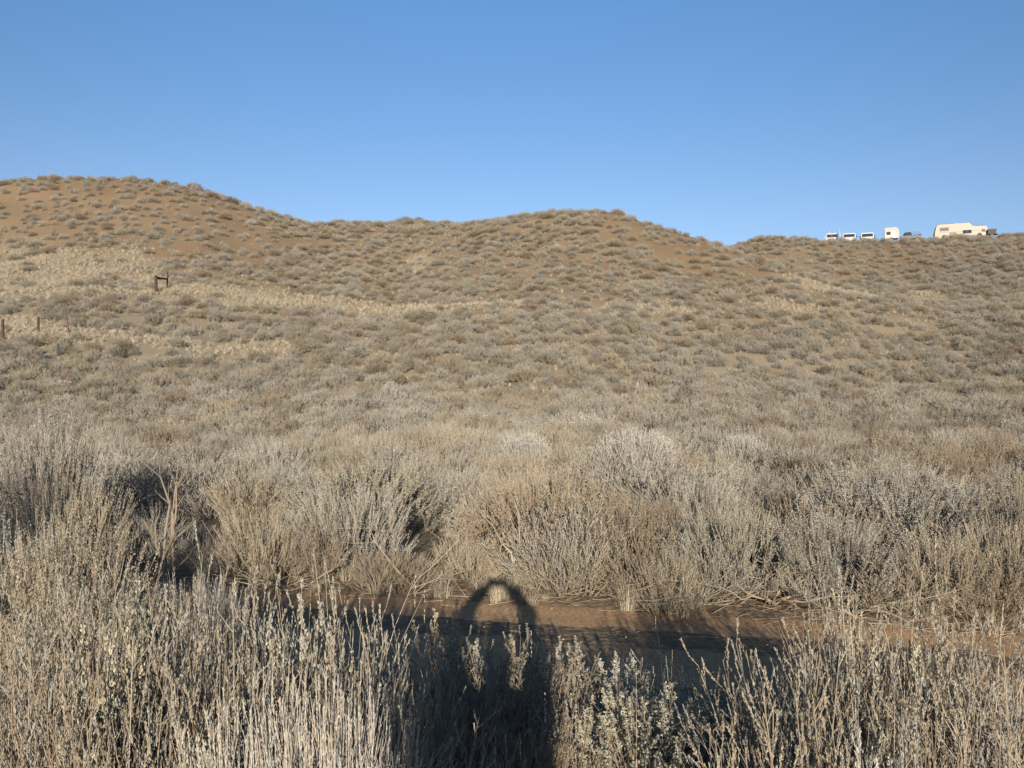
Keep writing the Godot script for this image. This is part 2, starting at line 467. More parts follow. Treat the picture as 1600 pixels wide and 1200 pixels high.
# Rabbitbrush: a broom of many thin upright stems from one root crown, tufted with narrow dry leaves and seed fluff
func broom(sd: int, rad: float, hgt: float, n: int, tuft: int, ll: float, lw: float, pale := 0.0) -> Array:
	var r := RandomNumberGenerator.new()
	r.seed = sd
	var stem := MB.new()
	var leaf := MB.new()
	for i in n:
		var az := r.randf() * TAU
		var e := sqrt(r.randf())
		var b := Vector3(cos(az), 0, sin(az)) * (0.10 + 0.18 * rad) * e
		b += Vector3(r.randf_range(-0.04, 0.04), -0.02, r.randf_range(-0.04, 0.04))
		var h := hgt * (0.62 + 0.42 * sqrt(maxf(0.0, 1.0 - e * e))) * r.randf_range(0.72, 1.06)
		var tip := Vector3(cos(az) * rad * e, h, sin(az) * rad * e) + Vector3(r.randf_range(-0.07, 0.07), 0, r.randf_range(-0.07, 0.07))
		var mid := b.lerp(tip, 0.55) + Vector3(cos(az), 0, sin(az)) * 0.04 * e + rdir(r) * 0.035
		var col := shade(TWIG.lerp(Color(0.25, 0.225, 0.18), r.randf()), r, 0.18)
		stem.tube(PackedVector3Array([b, mid, tip]), 0.0024, 0.0010, col, 3)
		var forks := r.randi_range(2, 5)
		for f in forks:
			var t0 := r.randf_range(0.5, 0.8)
			var p0 := mid.lerp(tip, t0 * 1.2 - 0.4)
			var fd := ((tip - mid).normalized() + rdir(r) * 0.38).normalized()
			stem.tube(PackedVector3Array([p0, p0 + fd * h * r.randf_range(0.08, 0.24)]), 0.0014, 0.0008, col, 3)
		var tc := shade(Color(0.245, 0.228, 0.185).lerp(Color(0.34, 0.33, 0.31), pale), r, 0.15)
		for k in tuft:
			var t := 1.0 - pow(r.randf(), 1.5) * 0.95
			var at := mid.lerp(tip, t)
			var ld := ((tip - mid).normalized() + rdir(r) * 0.45).normalized()
			leaf.kite(at, ld, ld.cross(rdir(r)).normalized(), ll * r.randf_range(0.6, 1.3), lw, shade(tc, r, 0.1), 0.5)
	return [stem, leaf]

# Brush of the foreground: forking, bent stems that carry feathery side branches set with small leaf clumps, some stems bare or broken
func brush(sd: int, rad: float, hgt: float, n: int, ll: float, lw: float, bare_share: float) -> Array:
	var r := RandomNumberGenerator.new()
	r.seed = sd
	var stem := MB.new()
	var leaf := MB.new()
	for i in n:
		var az := i * 2.39996 + r.randf_range(-0.5, 0.5)
		var e := sqrt((i + 0.5) / n)
		var out := Vector3(cos(az), 0, sin(az))
		var b := out * (0.03 + 0.16 * rad) * e + Vector3(r.randf_range(-0.03, 0.03), -0.03, r.randf_range(-0.03, 0.03))
		var h := hgt * (1.0 - 0.45 * e * e) * r.randf_range(0.55, 1.08)
		var tip := out * (rad * e * r.randf_range(0.75, 1.25)) + Vector3(r.randf_range(-0.08, 0.08), h, r.randf_range(-0.08, 0.08))
		var kink := rdir(r) * 0.035
		var p1 := b.lerp(tip, 0.3) + out * 0.05 * e + kink
		var p2 := b.lerp(tip, 0.65) + out * 0.05 * e - kink + rdir(r) * 0.02
		var col := shade(TWIG.lerp(WOOD if r.randf() < 0.4 else LEAF, r.randf() * 0.7), r, 0.16)
		var path := PackedVector3Array([b, p1, p2, tip])
		stem.tube(path, r.randf_range(0.0028, 0.0052), 0.0014, col, 4, 0.1)
		var naked := r.randf() < bare_share
		var tone := shade(LEAF.lerp(TWIG, r.randf() * 0.5), r, 0.10)
		var sides := r.randi_range(7, 12)
		for k in sides:
			var t := lerpf(0.28, 1.0, (k + r.randf()) / sides)
			var f := t * 3.0
			var seg := mini(2, int(f))
			var p0 := path[seg].lerp(path[seg + 1], f - seg)
			var axis := (path[seg + 1] - path[seg]).normalized()
			var dir := (axis + axis.cross(rdir(r)).normalized() * r.randf_range(0.25, 1.0)).normalized()
			var len := hgt * r.randf_range(0.07, 0.22) * (1.2 - 0.5 * t)
			var q := p0 + dir * len * 0.5
			var d2 := (dir + Vector3.UP * 0.35 + rdir(r) * 0.18).normalized()
			var end := q + d2 * len * 0.5
			stem.tube(PackedVector3Array([p0, q, end]), 0.0019, 0.0009, col, 3)
			if naked: continue
			var nodes := maxi(3, int(len / 0.0085))
			for m in nodes:
				var u := lerpf(0.15, 1.05, sqrt((m + r.randf()) / nodes))
				var at := p0.lerp(q, u * 2.0) if u < 0.5 else q.lerp(end, u * 2.0 - 1.0)
				var dd := dir if u < 0.5 else d2
				for j in r.randi_range(2, 5):
					var ld := (dd * 0.9 + rdir(r) * 0.45).normalized()
					leaf.kite(at, ld, ld.cross(rdir(r)).normalized(), ll * r.randf_range(0.55, 1.25), lw * r.randf_range(0.7, 1.25), shade(tone, r, 0.09), 0.6)
	return [stem, leaf]

# Sagebrush sprig as it stands in the foreground: few stout stems, knobbly spikes of round little leaves
func knobby(sd: int, rad: float, hgt: float, spikes: int, ll := 0.019, lw := 0.0085) -> Array:
	var r := RandomNumberGenerator.new()
	r.seed = sd
	var wood := MB.new()
	var leaf := MB.new()
	for i in spikes:
		var az := i * 2.4 + r.randf_range(-0.4, 0.4)
		var e := sqrt((i + 0.5) / spikes)
		var b := Vector3(cos(az) * 0.03, -0.03, sin(az) * 0.03)
		var h := hgt * (1.0 - 0.45 * e * e) * r.randf_range(0.78, 1.05)
		var tip := Vector3(cos(az) * rad * e, h, sin(az) * rad * e)
		var mid := b.lerp(tip, 0.5) + Vector3(cos(az), -0.1, sin(az)) * 0.10 * rad * e
		wood.tube(PackedVector3Array([b, mid, tip]), 0.007, 0.0018, shade(TWIG, r, 0.2), 4, 0.15)
		var tone := shade(Color(0.258, 0.248, 0.203), r, 0.10)
		var dir := (tip - mid).normalized()
		var axis_len := (tip - mid).length()
		var twigs := r.randi_range(9, 14)
		for k in twigs:
			var t := pow((k + r.randf()) / twigs, 0.8)
			var p0 := mid.lerp(tip, t)
			var out := (dir * 0.95 + dir.cross(rdir(r)).normalized() * lerpf(0.75, 0.2, t)).normalized()
			var tl := axis_len * lerpf(0.34, 0.10, t) * r.randf_range(0.7, 1.2)
			wood.tube(PackedVector3Array([p0, p0 + out * tl]), 0.0018, 0.001, shade(TWIG, r, 0.2), 3)
			var clumps := maxi(2, int(tl / 0.014))
			for q in clumps:
				var at := p0 + out * (tl * (0.25 + 0.75 * (q + r.randf()) / clumps))
				for j in 7:
					var ld := (out * 0.6 + rdir(r) * 0.8).normalized()
					leaf.kite(at, ld, ld.cross(rdir(r)).normalized(), ll * r.randf_range(0.7, 1.2), lw * r.randf_range(0.85, 1.2), shade(tone, r, 0.10), 0.66)
	return [wood, leaf]

func grass_tuft(sd: int, n: int, rad: float, hgt: float, w: float, segs: int, heads := 0) -> MB:
	var r := RandomNumberGenerator.new()
	r.seed = sd
	var g := MB.new()
	for i in n:
		var az := r.randf() * TAU
		var e := sqrt(r.randf())
		var out := Vector3(cos(az), 0, sin(az))
		var p := out * rad * 0.3 * e + Vector3.DOWN * 0.02
		var h := hgt * r.randf_range(0.55, 1.1)
		var lean := r.randf_range(0.15, 1.0) * rad * (0.4 + e)
		var side := Vector3(-sin(az), 0, cos(az)).rotated(Vector3.UP, r.randf_range(-0.9, 0.9))
		var col := shade(STRAW, r, 0.22)
		var last := p
		for s in segs:
			var t := (s + 1.0) / segs
			var q := p + out * (lean * t * t) + Vector3.UP * (h * (t - 0.18 * t * t * e))
			g.ribbon(last, q, side, w * (1.0 - 0.75 * (t - 1.0 / segs)), w * (1.0 - 0.75 * t), col)
			last = q
		if i < heads:
			for k in 14:
				var ld := (Vector3.UP + rdir(r) * 0.3).normalized()
				g.kite(last + Vector3.DOWN * r.randf_range(0.0, 0.09), ld, ld.cross(rdir(r)).normalized(), 0.011, 0.0028, col)
	return g

func clump(sd: int, n: int, rad: float, hgt: float, size: float, thin: float) -> MB:     # a sagebrush as it reads from far: a dome of leaf sprays over a few stems
	var r := RandomNumberGenerator.new()
	r.seed = sd
	var g := MB.new()
	var lobes := FastNoiseLite.new()
	lobes.seed = sd
	lobes.frequency = 1.1
	for i in 5:
		var az := TAU * i / 5.0 + r.randf()
		g.tube(PackedVector3Array([Vector3(0, -0.1, 0), Vector3(cos(az) * rad * 0.45, hgt * 0.55, sin(az) * rad * 0.45)]), 0.03, 0.012, shade(WOOD, r, 0.2), 3)
	for i in n:
		var az := i * 2.39996
		var se := clampf(1.0 - (i + 0.5) / n * 1.02, 0.0, 1.0)
		var ce := sqrt(1.0 - se * se)
		var d := Vector3(ce * cos(az), se, ce * sin(az))
		var lobe := 0.88 + 0.5 * lobes.get_noise_3d(d.x * 1.7, d.y * 1.7, d.z * 1.7) + r.randf_range(-0.10, 0.10)
		var p := Vector3(d.x * rad, 0.10 * hgt + d.y * 0.80 * hgt, d.z * rad) * lobe * sqrt(r.randf_range(0.35, 1.0))
		var ld := (d * 0.85 + Vector3.UP * 0.45 + rdir(r) * 0.5).normalized()
		var side := ld.cross(rdir(r)).normalized()
		var col := shade([LEAF, LEAF, TWIG, WOOD, WOOD][r.randi_range(0, 4)], r, 0.2)  # wood tones among the leaf sprays darken the dome in place of self-shade
		g.kite(p - ld * size * 0.4, ld, side, size * r.randf_range(0.7, 1.5), size * thin * r.randf_range(0.7, 1.2), col, 0.6)
	return g

func joined(a: Array) -> MB:
	var g: MB = a[0]
	var n := g.v.size()
	g.v.append_array(a[1].v)
	g.c.append_array(a[1].c)
	for i in a[1].ix: g.ix.append(i + n)
	return g

func plant_thing(called: String, label: String, category: String, pair: Array, m: Material, at: Vector3, turn: float, s: Vector3, group := "") -> Node3D:
	var o := thing(called, label, category, at, turn, group)
	part("branches", pair[0], m, o)
	part("foliage", pair[1], m, o)
	o.scale = s
	return o

func scatter(called: String, mesh: Mesh, m: Material, where: Array, tints: PackedColorArray, parent: Node) -> void:
	if where.is_empty(): return
	var mm := MultiMesh.new()
	mm.transform_format = MultiMesh.TRANSFORM_3D
	mm.use_colors = true
	mm.mesh = mesh
	mm.instance_count = where.size()
	for i in where.size():
		mm.set_instance_transform(i, where[i])
		mm.set_instance_color(i, tints[i])
	var o := MultiMeshInstance3D.new()
	o.name = called
	o.multimesh = mm
	o.material_override = m
	parent.add_child(o, true)
	o.set_meta("kind", "stuff")

# ---------------------------------------------------------------- a person as a smooth skin over tapered bones
func skin(bones: Array, cell: float, k: float, out: MB, col: Color) -> void:
	var lo := Vector3.ONE * 1e6
	var hi := -lo
	for b in bones:
		var r: float = maxf(b[2], b[3]) + cell * 3.0
		lo = lo.min(b[0] - Vector3.ONE * r).min(b[1] - Vector3.ONE * r)
		hi = hi.max(b[0] + Vector3.ONE * r).max(b[1] + Vector3.ONE * r)
	var nx := int((hi.x - lo.x) / cell) + 2
	var ny := int((hi.y - lo.y) / cell) + 2
	var nz := int((hi.z - lo.z) / cell) + 2
	var f := PackedFloat32Array()
	f.resize(nx * ny * nz)
	f.fill(1.0)
	for b in bones:
		var a: Vector3 = b[0]
		var ab: Vector3 = b[1] - a
		var l2 := maxf(ab.length_squared(), 1e-9)
		var r0: float = b[2]
		var r1: float = b[3]
		var pad: float = maxf(r0, r1) + k + cell * 2.0
		var p0 := (a.min(b[1]) - Vector3.ONE * pad - lo) / cell
		var p1 := (a.max(b[1]) + Vector3.ONE * pad - lo) / cell
		for z in range(maxi(0, int(p0.z)), mini(nz, int(p1.z) + 1)):
			for y in range(maxi(0, int(p0.y)), mini(ny, int(p1.y) + 1)):
				for x in range(maxi(0, int(p0.x)), mini(nx, int(p1.x) + 1)):
					var ap := lo + Vector3(x, y, z) * cell - a
					var t := clampf(ap.dot(ab) / l2, 0.0, 1.0)
					var d := (ap - ab * t).length() - lerpf(r0, r1, t)
					var i := (z * ny + y) * nx + x
					var o := f[i]
					var h := maxf(k - absf(o - d), 0.0) / k
					f[i] = minf(o, d) - h * h * k * 0.25
	var ids := {}
	var corners := [0, 1, nx, nx + 1, nx * ny, nx * ny + 1, nx * ny + nx, nx * ny + nx + 1]
	for z in nz - 1:
		for y in ny - 1:
			for x in nx - 1:
				var i := (z * ny + y) * nx + x
				var inside := 0
				for q in corners:
					if f[i + q] < 0.0: inside += 1
				if inside == 0 or inside == 8: continue
				var s := Vector3.ZERO
				var n := 0
				for e in [[0, 1], [2, 3], [4, 5], [6, 7], [0, 2], [1, 3], [4, 6], [5, 7], [0, 4], [1, 5], [2, 6], [3, 7]]:
					var va := f[i + corners[e[0]]]
					var vb := f[i + corners[e[1]]]
					if (va < 0.0) == (vb < 0.0): continue
					var t := va / (va - vb)
					var pa := Vector3(e[0] & 1, (e[0] >> 1) & 1, e[0] >> 2)
					var pb := Vector3(e[1] & 1, (e[1] >> 1) & 1, e[1] >> 2)
					s += pa.lerp(pb, t)
					n += 1
				ids[i] = out.v.size()
				out.v.append(lo + (Vector3(x, y, z) + s / n) * cell)
				out.c.append(col)
	var stride := [1, nx, nx * ny]
	for i in ids:
		for ax in 3:
			var u: int = stride[(ax + 1) % 3]
			var w: int = stride[(ax + 2) % 3]
			# the edge from the cell's low corner along ax; its four cells
			if not (ids.has(i - u) and ids.has(i - w) and ids.has(i - u - w)): continue
			var va := f[i]
			var vb := f[i + stride[ax]]
			if (va < 0.0) == (vb < 0.0): continue
			var q := [ids[i], ids[i - u], ids[i - u - w], ids[i - w]]
			if va < 0.0: q.reverse()
			out.ix.append_array([q[0], q[1], q[2], q[0], q[2], q[3]])

func build_person() -> void:
	var at := Vector3(0.0, height(0.0, 0.28), 0.0)
	var p := thing("person", "person in a thick dark jacket standing with both arms raised to hold a camera", "person", at)
	var lift := -at.y
	var flesh := paint(Color(0.42, 0.26, 0.19), 0.55)
	var body := MB.new()
	var v := func(x: float, y: float, z: float) -> Vector3: return Vector3(x, y + lift, z)
	var bones := []
	var coat := []
	var legs := []
	for s in [-1.0, 1.0]:
		var hip = v.call(0.10 * s, 0.92, 0.30)
		var knee = v.call(0.13 * s, 0.50, 0.27)
		var ankle = v.call(0.13 * s, 0.10, 0.31)
		var toe = v.call(0.15 * s, 0.04, 0.16)
		bones.append([hip, knee, 0.085, 0.055]); bones.append([knee, ankle, 0.055, 0.036]); bones.append([ankle, toe, 0.036, 0.030])
		legs.append([hip, knee, 0.115, 0.085]); legs.append([knee, ankle, 0.085, 0.075])
		var sh = v.call(0.19 * s, 1.42, 0.29)
		var el = v.call(0.282 * s, 1.745, 0.17)
		var wr = v.call(0.112 * s, 1.935, 0.085)
		bones.append([v.call(0.0, 1.36, 0.30), sh, 0.09, 0.06])
		bones.append([sh, el, 0.052, 0.040]); bones.append([el, wr, 0.042, 0.027])
		coat.append([v.call(0.06 * s, 1.38, 0.30), sh, 0.12, 0.10])
		coat.append([sh, el, 0.096, 0.074]); coat.append([el, v.call(0.168 * s, 1.905, 0.11), 0.072, 0.060]); coat.append([v.call(0.168 * s, 1.905, 0.11), v.call(0.118 * s, 1.945, 0.09), 0.058, 0.045])
		coat.append([v.call(0.11 * s, 0.86, 0.30), v.call(0.12 * s, 1.34, 0.30), 0.148, 0.150])
		var boot := MB.new()
		skin([[v.call(0.13 * s, 0.22, 0.32), v.call(0.13 * s, 0.06, 0.33), 0.062, 0.055], [v.call(0.13 * s, 0.055, 0.34), v.call(0.155 * s, 0.05, 0.13), 0.055, 0.050]], 0.014, 0.03, boot, Color.WHITE)
		part("boot", boot.mesh(true), paint(Color(0.06, 0.045, 0.035), 0.7), p)
	bones.append([v.call(0, 0.95, 0.30), v.call(0, 1.30, 0.30), 0.130, 0.135])
	bones.append([v.call(0, 1.42, 0.30), v.call(0, 1.54, 0.275), 0.058, 0.052])
	bones.append([v.call(0, 1.555, 0.235), v.call(0, 1.625, 0.265), 0.066, 0.086])
	bones.append([v.call(0, 1.585, 0.165), v.call(0, 1.615, 0.172), 0.014, 0.010])
	for s in [-1.0, 1.0]:
		bones.append([v.call(0.083 * s, 1.585, 0.27), v.call(0.088 * s, 1.625, 0.275), 0.012, 0.016])
	skin(bones, 0.013, 0.03, body, Color.WHITE)
	for s in [-1.0, 1.0]:                       # hands, each finger its own chain round the sides of the camera
		var hand := []
		var wr = v.call(0.112 * s, 1.935, 0.085)
		hand.append([wr, v.call(0.088 * s, 1.955, 0.078), 0.024, 0.026])
		hand.append([v.call(0.088 * s, 1.950, 0.078), v.call(0.084 * s, 2.015, 0.060), 0.022, 0.017])
		for i in 4:
			var y := 1.962 + i * 0.018
			var k0 = v.call(0.083 * s, y + 0.002, 0.062 - 0.003 * i)
			var k1 = v.call((0.078 - 0.002 * i) * s, y + 0.004, 0.031)
			var k2 = v.call((0.062 - 0.002 * i) * s, y + 0.003, 0.019)
			var k3 = v.call((0.048 - 0.003 * (i % 3)) * s, y, 0.019)
			hand.append([k0, k1, 0.0095, 0.0090]); hand.append([k1, k2, 0.0090, 0.0082]); hand.append([k2, k3, 0.0082, 0.0072])
		hand.append([v.call(0.086 * s, 1.960, 0.083), v.call(0.066 * s, 1.985, 0.082), 0.013, 0.011])
		hand.append([v.call(0.066 * s, 1.985, 0.082), v.call(0.042 * s, 1.992, 0.075), 0.011, 0.009])
		skin(hand, 0.004, 0.007, body, Color.WHITE)
	part("body", body.mesh(true), flesh, p)
	var jacket := MB.new()
	coat.append([v.call(0, 1.40, 0.31), v.call(0, 1.47, 0.30), 0.13, 0.095])
	skin(coat, 0.016, 0.04, jacket, Color.WHITE)
	part("jacket", jacket.mesh(true), paint(Color(0.035, 0.045, 0.07), 0.8), p)
	var trousers := MB.new()
	skin(legs, 0.016, 0.05, trousers, Color.WHITE)
	part("trousers", trousers.mesh(true), paint(Color(0.05, 0.06, 0.09), 0.85), p)
	var hair := MB.new()
	skin([[v.call(0, 1.60, 0.30), v.call(0, 1.640, 0.272), 0.080, 0.084]], 0.012, 0.02, hair, Color.WHITE)
	part("hair", hair.mesh(true), paint(Color(0.07, 0.045, 0.03), 0.7), p)
	for s in [-1.0, 1.0]:
		var eye := SphereMesh.new()
		eye.radius = 0.011
		eye.height = 0.022
		eye.radial_segments = 12
		eye.rings = 6
		part("eye", eye, paint(Color(0.5, 0.5, 0.5), 0.2), p, v.call(0.031 * s, 1.622, 0.185))
	var mouth := MB.new()
	mouth.tube(PackedVector3Array([v.call(-0.022, 1.553, 0.172), v.call(0, 1.551, 0.167), v.call(0.022, 1.553, 0.172)]), 0.004, 0.004, Color.WHITE, 6)
	part("mouth", mouth.mesh(), paint(Color(0.3, 0.12, 0.1), 0.5), p)
	var cam := thing("compact_camera", "small dark compact camera held up in both hands of the person", "camera", Vector3(0, 1.962, 0.046))
	var b := MB.new()
	b.box(Vector3(-0.052, 0.0, -0.014), Vector3(0.052, 0.064, 0.016), 0.004)
	part("case", b.mesh(), paint(Color(0.03, 0.03, 0.035), 0.4), cam)
	var l := CylinderMesh.new()
	l.top_radius = 0.019
	l.bottom_radius = 0.023
	l.height = 0.016
	var lens := part("lens", l, paint(Color(0.02, 0.02, 0.02), 0.2, 0.3), cam, Vector3(0, 0.036, -0.0225))
	lens.rotation.x = -PI / 2

# ---------------------------------------------------------------- on the ridge
func window(o: Node, lo: Vector3, hi: Vector3, glass: Material, frame: Material, panes := 1) -> void:
	var f := MB.new()
	f.box(lo, hi, 0.012)
	var w := part("window", f.mesh(), frame, o)
	var pw := (hi.x - lo.x - 0.06) / panes
	for i in panes:
		var g := MB.new()
		g.box(Vector3(lo.x + 0.03 + pw * i + 0.018, lo.y + 0.045, hi.z - 0.01), Vector3(lo.x + 0.03 + pw * (i + 1) - 0.018, hi.y - 0.045, hi.z + 0.008), 0.004)
		part("pane", g.mesh(), glass, w)

func wheel(o: Node, m: Vector3, r: float, w: float) -> void:
	var t := MB.new()
	t.disc_wheel(m, r, w)
	var wh := part("wheel", t.mesh(), paint(Color(0.025, 0.025, 0.025), 0.85), o)
	var rim := MB.new()
	rim.disc_wheel(m + Vector3(0, 0, signf(m.z) * 0.02), r * 0.55, w)
	part("rim", rim.mesh(), paint(Color(0.10, 0.10, 0.10), 0.6, 0.0), wh)

func build_vehicles() -> void:
	var cream := paint(Color(0.225, 0.192, 0.145), 0.45)
	var white := paint(Color(0.27, 0.27, 0.27), 0.4)
	var dark := paint(Color(0.022, 0.024, 0.03), 0.7, 0.0, 0.2)
	var steel := paint(Color(0.12, 0.12, 0.12), 0.5, 0.3)
	var tan := paint(Color(0.14, 0.105, 0.065), 0.6)
	var pane := paint(Color(0.10, 0.105, 0.11), 0.7, 0.0, 0.2)
	# the long cream motorhome
	var z := -156.0
	var x := 79.6
	var rv := thing("motorhome", "long cream motorhome with high rounded rear and lower nose parked on the ridge", "motorhome", Vector3(x, height(x + 4.5, z) - 0.02, z), -0.40)
	rv.scale = Vector3(0.9, 1.1, 0.95)
	var b := MB.new()
	b.prism(PackedVector2Array([Vector2(0.12, 0.42), Vector2(0.0, 0.75), Vector2(0.06, 1.5), Vector2(0.3, 2.35), Vector2(0.55, 2.72), Vector2(0.9, 2.80), Vector2(6.35, 2.80), Vector2(6.45, 2.74), Vector2(6.95, 2.26), Vector2(8.0, 2.10), Vector2(9.35, 2.06), Vector2(9.6, 1.86), Vector2(9.6, 0.50), Vector2(9.45, 0.42)]), -1.2, 1.2)
	var shell := part("shell", b.mesh(), cream, rv)
	b = MB.new()
	b.prism(PackedVector2Array([Vector2(0.62, 2.803), Vector2(6.38, 2.803), Vector2(6.5, 2.77), Vector2(6.98, 2.31), Vector2(8.0, 2.16), Vector2(8.0, 2.11), Vector2(6.95, 2.267), Vector2(6.45, 2.745), Vector2(6.35, 2.84), Vector2(0.7, 2.85)]), -1.16, 1.16)
	part("roof_skin", b.mesh(), white, rv)
	b = MB.new()
	b.prism(PackedVector2Array([Vector2(-0.03, 0.9), Vector2(0.03, 1.5), Vector2(0.27, 2.33), Vector2(0.45, 2.62), Vector2(0.36, 2.66), Vector2(0.2, 2.38), Vector2(-0.05, 1.5), Vector2(-0.12, 0.9)]), -1.1, 1.203)
	part("end_window", b.mesh(), dark, rv)
	window(rv, Vector3(0.95, 1.62, 1.17), Vector3(2.65, 2.24, 1.225), pane, steel, 3)
	window(rv, Vector3(5.15, 0.98, 1.17), Vector3(6.8, 1.60, 1.225), dark, steel, 2)
	window(rv, Vector3(8.55, 1.08, 1.17), Vector3(9.25, 1.62, 1.225), pane, steel, 1)
	b = MB.new()
	b.box(Vector3(2.75, 0.82, 1.17), Vector3(4.05, 1.34, 1.222), 0.01)
	part("hatch", b.mesh(), tan, rv)
	b = MB.new()
	b.box(Vector3(0.8, 1.38, 1.18), Vector3(9.2, 1.43, 1.21), 0.005)
	part("side_stripe", b.mesh(), tan, rv)
	for wx in [1.75, 8.2]:
		for s in [-1.0, 1.0]: wheel(rv, Vector3(wx, 0.38, 1.08 * s), 0.40, 0.26)
		b = MB.new()
		var arch := PackedVector2Array()
		for i in 13: arch.append(Vector2(wx + 0.52 * cos(PI * i / 12.0), 0.45 + 0.55 * sin(PI * i / 12.0)))
		b.prism(arch, 1.19, 1.207)
		part("wheel_arch", b.mesh(), paint(Color(0.05, 0.045, 0.04), 0.8), rv)
	b = MB.new()
	b.box(Vector3(3.9, 2.83, -0.3), Vector3(4.4, 3.05, 0.3), 0.04)
	part("roof_vent", b.mesh(), white, rv)
	b = MB.new()
	b.tube(PackedVector3Array([Vector3(8.75, 2.08, 0.5), Vector3(8.8, 2.75, 0.5)]), 0.05, 0.03, Color.WHITE, 6)
	part("antenna", b.mesh(), paint(Color(0.06, 0.06, 0.06), 0.5), rv)
	# small brown cargo trailer at its right end
	x = 87.2
	var ct := thing("cargo_trailer", "small brown box trailer with a dark lid right of the cream motorhome", "trailer", Vector3(x, height(x + 0.7, z) + 0.0, z + 4.2), -0.40)
	b = MB.new()
	b.box(Vector3(0.0, 0.62, -0.8), Vector3(1.35, 1.42, 0.8), 0.02)
	part("box", b.mesh(), paint(Color(0.055, 0.033, 0.022), 0.8), ct)
	b = MB.new()
	b.box(Vector3(-0.04, 1.423, -0.85), Vector3(1.42, 1.56, 0.85), 0.03)
	part("lid", b.mesh(), paint(Color(0.05, 0.035, 0.03), 0.7), ct)
	b = MB.new()
	b.box(Vector3(1.36, 0.6, -0.6), Vector3(1.72, 0.78, 0.6), 0.02)
	part("bumper", b.mesh(), paint(Color(0.05, 0.04, 0.04), 0.6), ct)
	for s in [-1.0, 1.0]: wheel(ct, Vector3(0.65, 0.32, 0.9 * s), 0.32, 0.18)
	# three white vans seen end on, mostly behind the rim
	var vans := [[1300.0, 2.35, "white van with two-pane dark windscreen, leftmost vehicle on the ridge", 2, 2.0], [1327.0, 2.5, "white van with one wide dark windscreen, second from left on the ridge", 1, 2.05], [1355.5, 2.5, "white van with wide dark windscreen nearest the small cream trailer", 1, 2.12]]
	for q in vans:
		z = -159.0
		x = (q[0] - 800.0) / 1293.0 * 159.0
		var vn := thing("white_van", q[2], "van", Vector3(x, height(x, z), z), -0.36, "white vans parked on the ridge")
		vn.scale = Vector3(0.92, 1.0, 1.0)
		var w: float = q[1] * 0.5
		var hh: float = q[4]
		b = MB.new()
		b.prism(PackedVector2Array([Vector2(-w, 0.35), Vector2(-w, hh * 0.72), Vector2(-w + 0.07, hh - 0.1), Vector2(-w + 0.2, hh), Vector2(w - 0.2, hh), Vector2(w - 0.07, hh - 0.1), Vector2(w, hh * 0.72), Vector2(w, 0.35)]), -4.6, 0.0)
		part("body", b.mesh(), white, vn)
		window(vn, Vector3(-w + 0.14, hh - 0.80, -0.03), Vector3(w - 0.14, hh - 0.14, 0.03), dark, white, q[3])
		b = MB.new()
		b.box(Vector3(-w + 0.02, 0.4, -0.02), Vector3(w - 0.02, 0.65, 0.1), 0.03)
		part("bumper", b.mesh(), paint(Color(0.1, 0.1, 0.1), 0.6), vn)
		for s in [-1.0, 1.0]:
			b = MB.new()
			b.box(Vector3(s * (w + 0.16) - 0.1, hh - 0.85, -0.35), Vector3(s * (w + 0.16) + 0.1, hh - 0.5, -0.2), 0.02)
			part("mirror", b.mesh(), dark if q[3] == 1 else white, vn)
			for wz in [-0.9, -3.7]:
				b = MB.new()
				var tube := PackedVector2Array()
				for i in 18: tube.append(Vector2(wz + 0.34 * cos(TAU * i / 18.0), 0.34 + 0.34 * sin(TAU * i / 18.0)))
				b.prism(tube, s * (w - 0.12) - 0.1, s * (w - 0.12) + 0.1)
				for i in b.v.size(): b.v[i] = Vector3(b.v[i].z, b.v[i].y, b.v[i].x)
				part("wheel", b.mesh(), paint(Color(0.025, 0.025, 0.025), 0.85), vn)
	# white pointed things: a folded parasol between two vans, a white sack on the first van's roof
	z = -157.6
	x = (1312.0 - 800.0) / 1293.0 * 157.6
	var cone := thing("folded_canopy", "tall white pointed folded canopy standing between two white vans on the ridge", "canopy", Vector3(x, height(x, z), z))
	b = MB.new()
	b.tube(PackedVector3Array([Vector3(0, 0, 0), Vector3(0, 2.4, 0)]), 0.03, 0.03, Color.WHITE, 8)
	part("pole", b.mesh(), steel, cone)
	b = MB.new()
	b.tube(PackedVector3Array([Vector3(0, 0.9, 0), Vector3(0, 1.2, 0), Vector3(0, 1.9, 0), Vector3(0, 2.55, 0)]), 0.26, 0.03, Color.WHITE, 9, 0.12)
	part("cloth", b.mesh(), white, cone)
	z = -159.8
	x = (1295.0 - 800.0) / 1293.0 * 159.8
	var roof_y := height((1300.0 - 800.0) / 1293.0 * 159.0, -159.0) + 2.0
	b = MB.new()
	for p in [[0.0, 0.34, 0.72, "larger white pointed bundle on the roof of the leftmost white van"], [0.95, 0.12, 0.34, "tiny white pointed bundle on the roof of the leftmost white van"]]:
		b = MB.new()
		b.tube(PackedVector3Array([Vector3(0, 0.0, 0), Vector3(0, p[2] * 0.45, 0), Vector3(0, p[2], 0)]), p[1], 0.03, Color.WHITE, 9, 0.1)
		tag(part("roof_bundle", b.mesh(), white, self, Vector3(x + p[0], roof_y, z + p[0] * 0.35)), p[3], "bundle")
	# small cream camping trailer, seen from the side
	z = -157.0
	x = (1382.0 - 800.0) / 1293.0 * 157.0
	var ca := thing("camping_trailer", "small cream camping trailer with rounded front and dark window on the ridge", "caravan", Vector3(x, height(x + 1.2, z), z), -0.38)
	ca.scale = Vector3(0.9, 1.0, 1.0)
	b = MB.new()
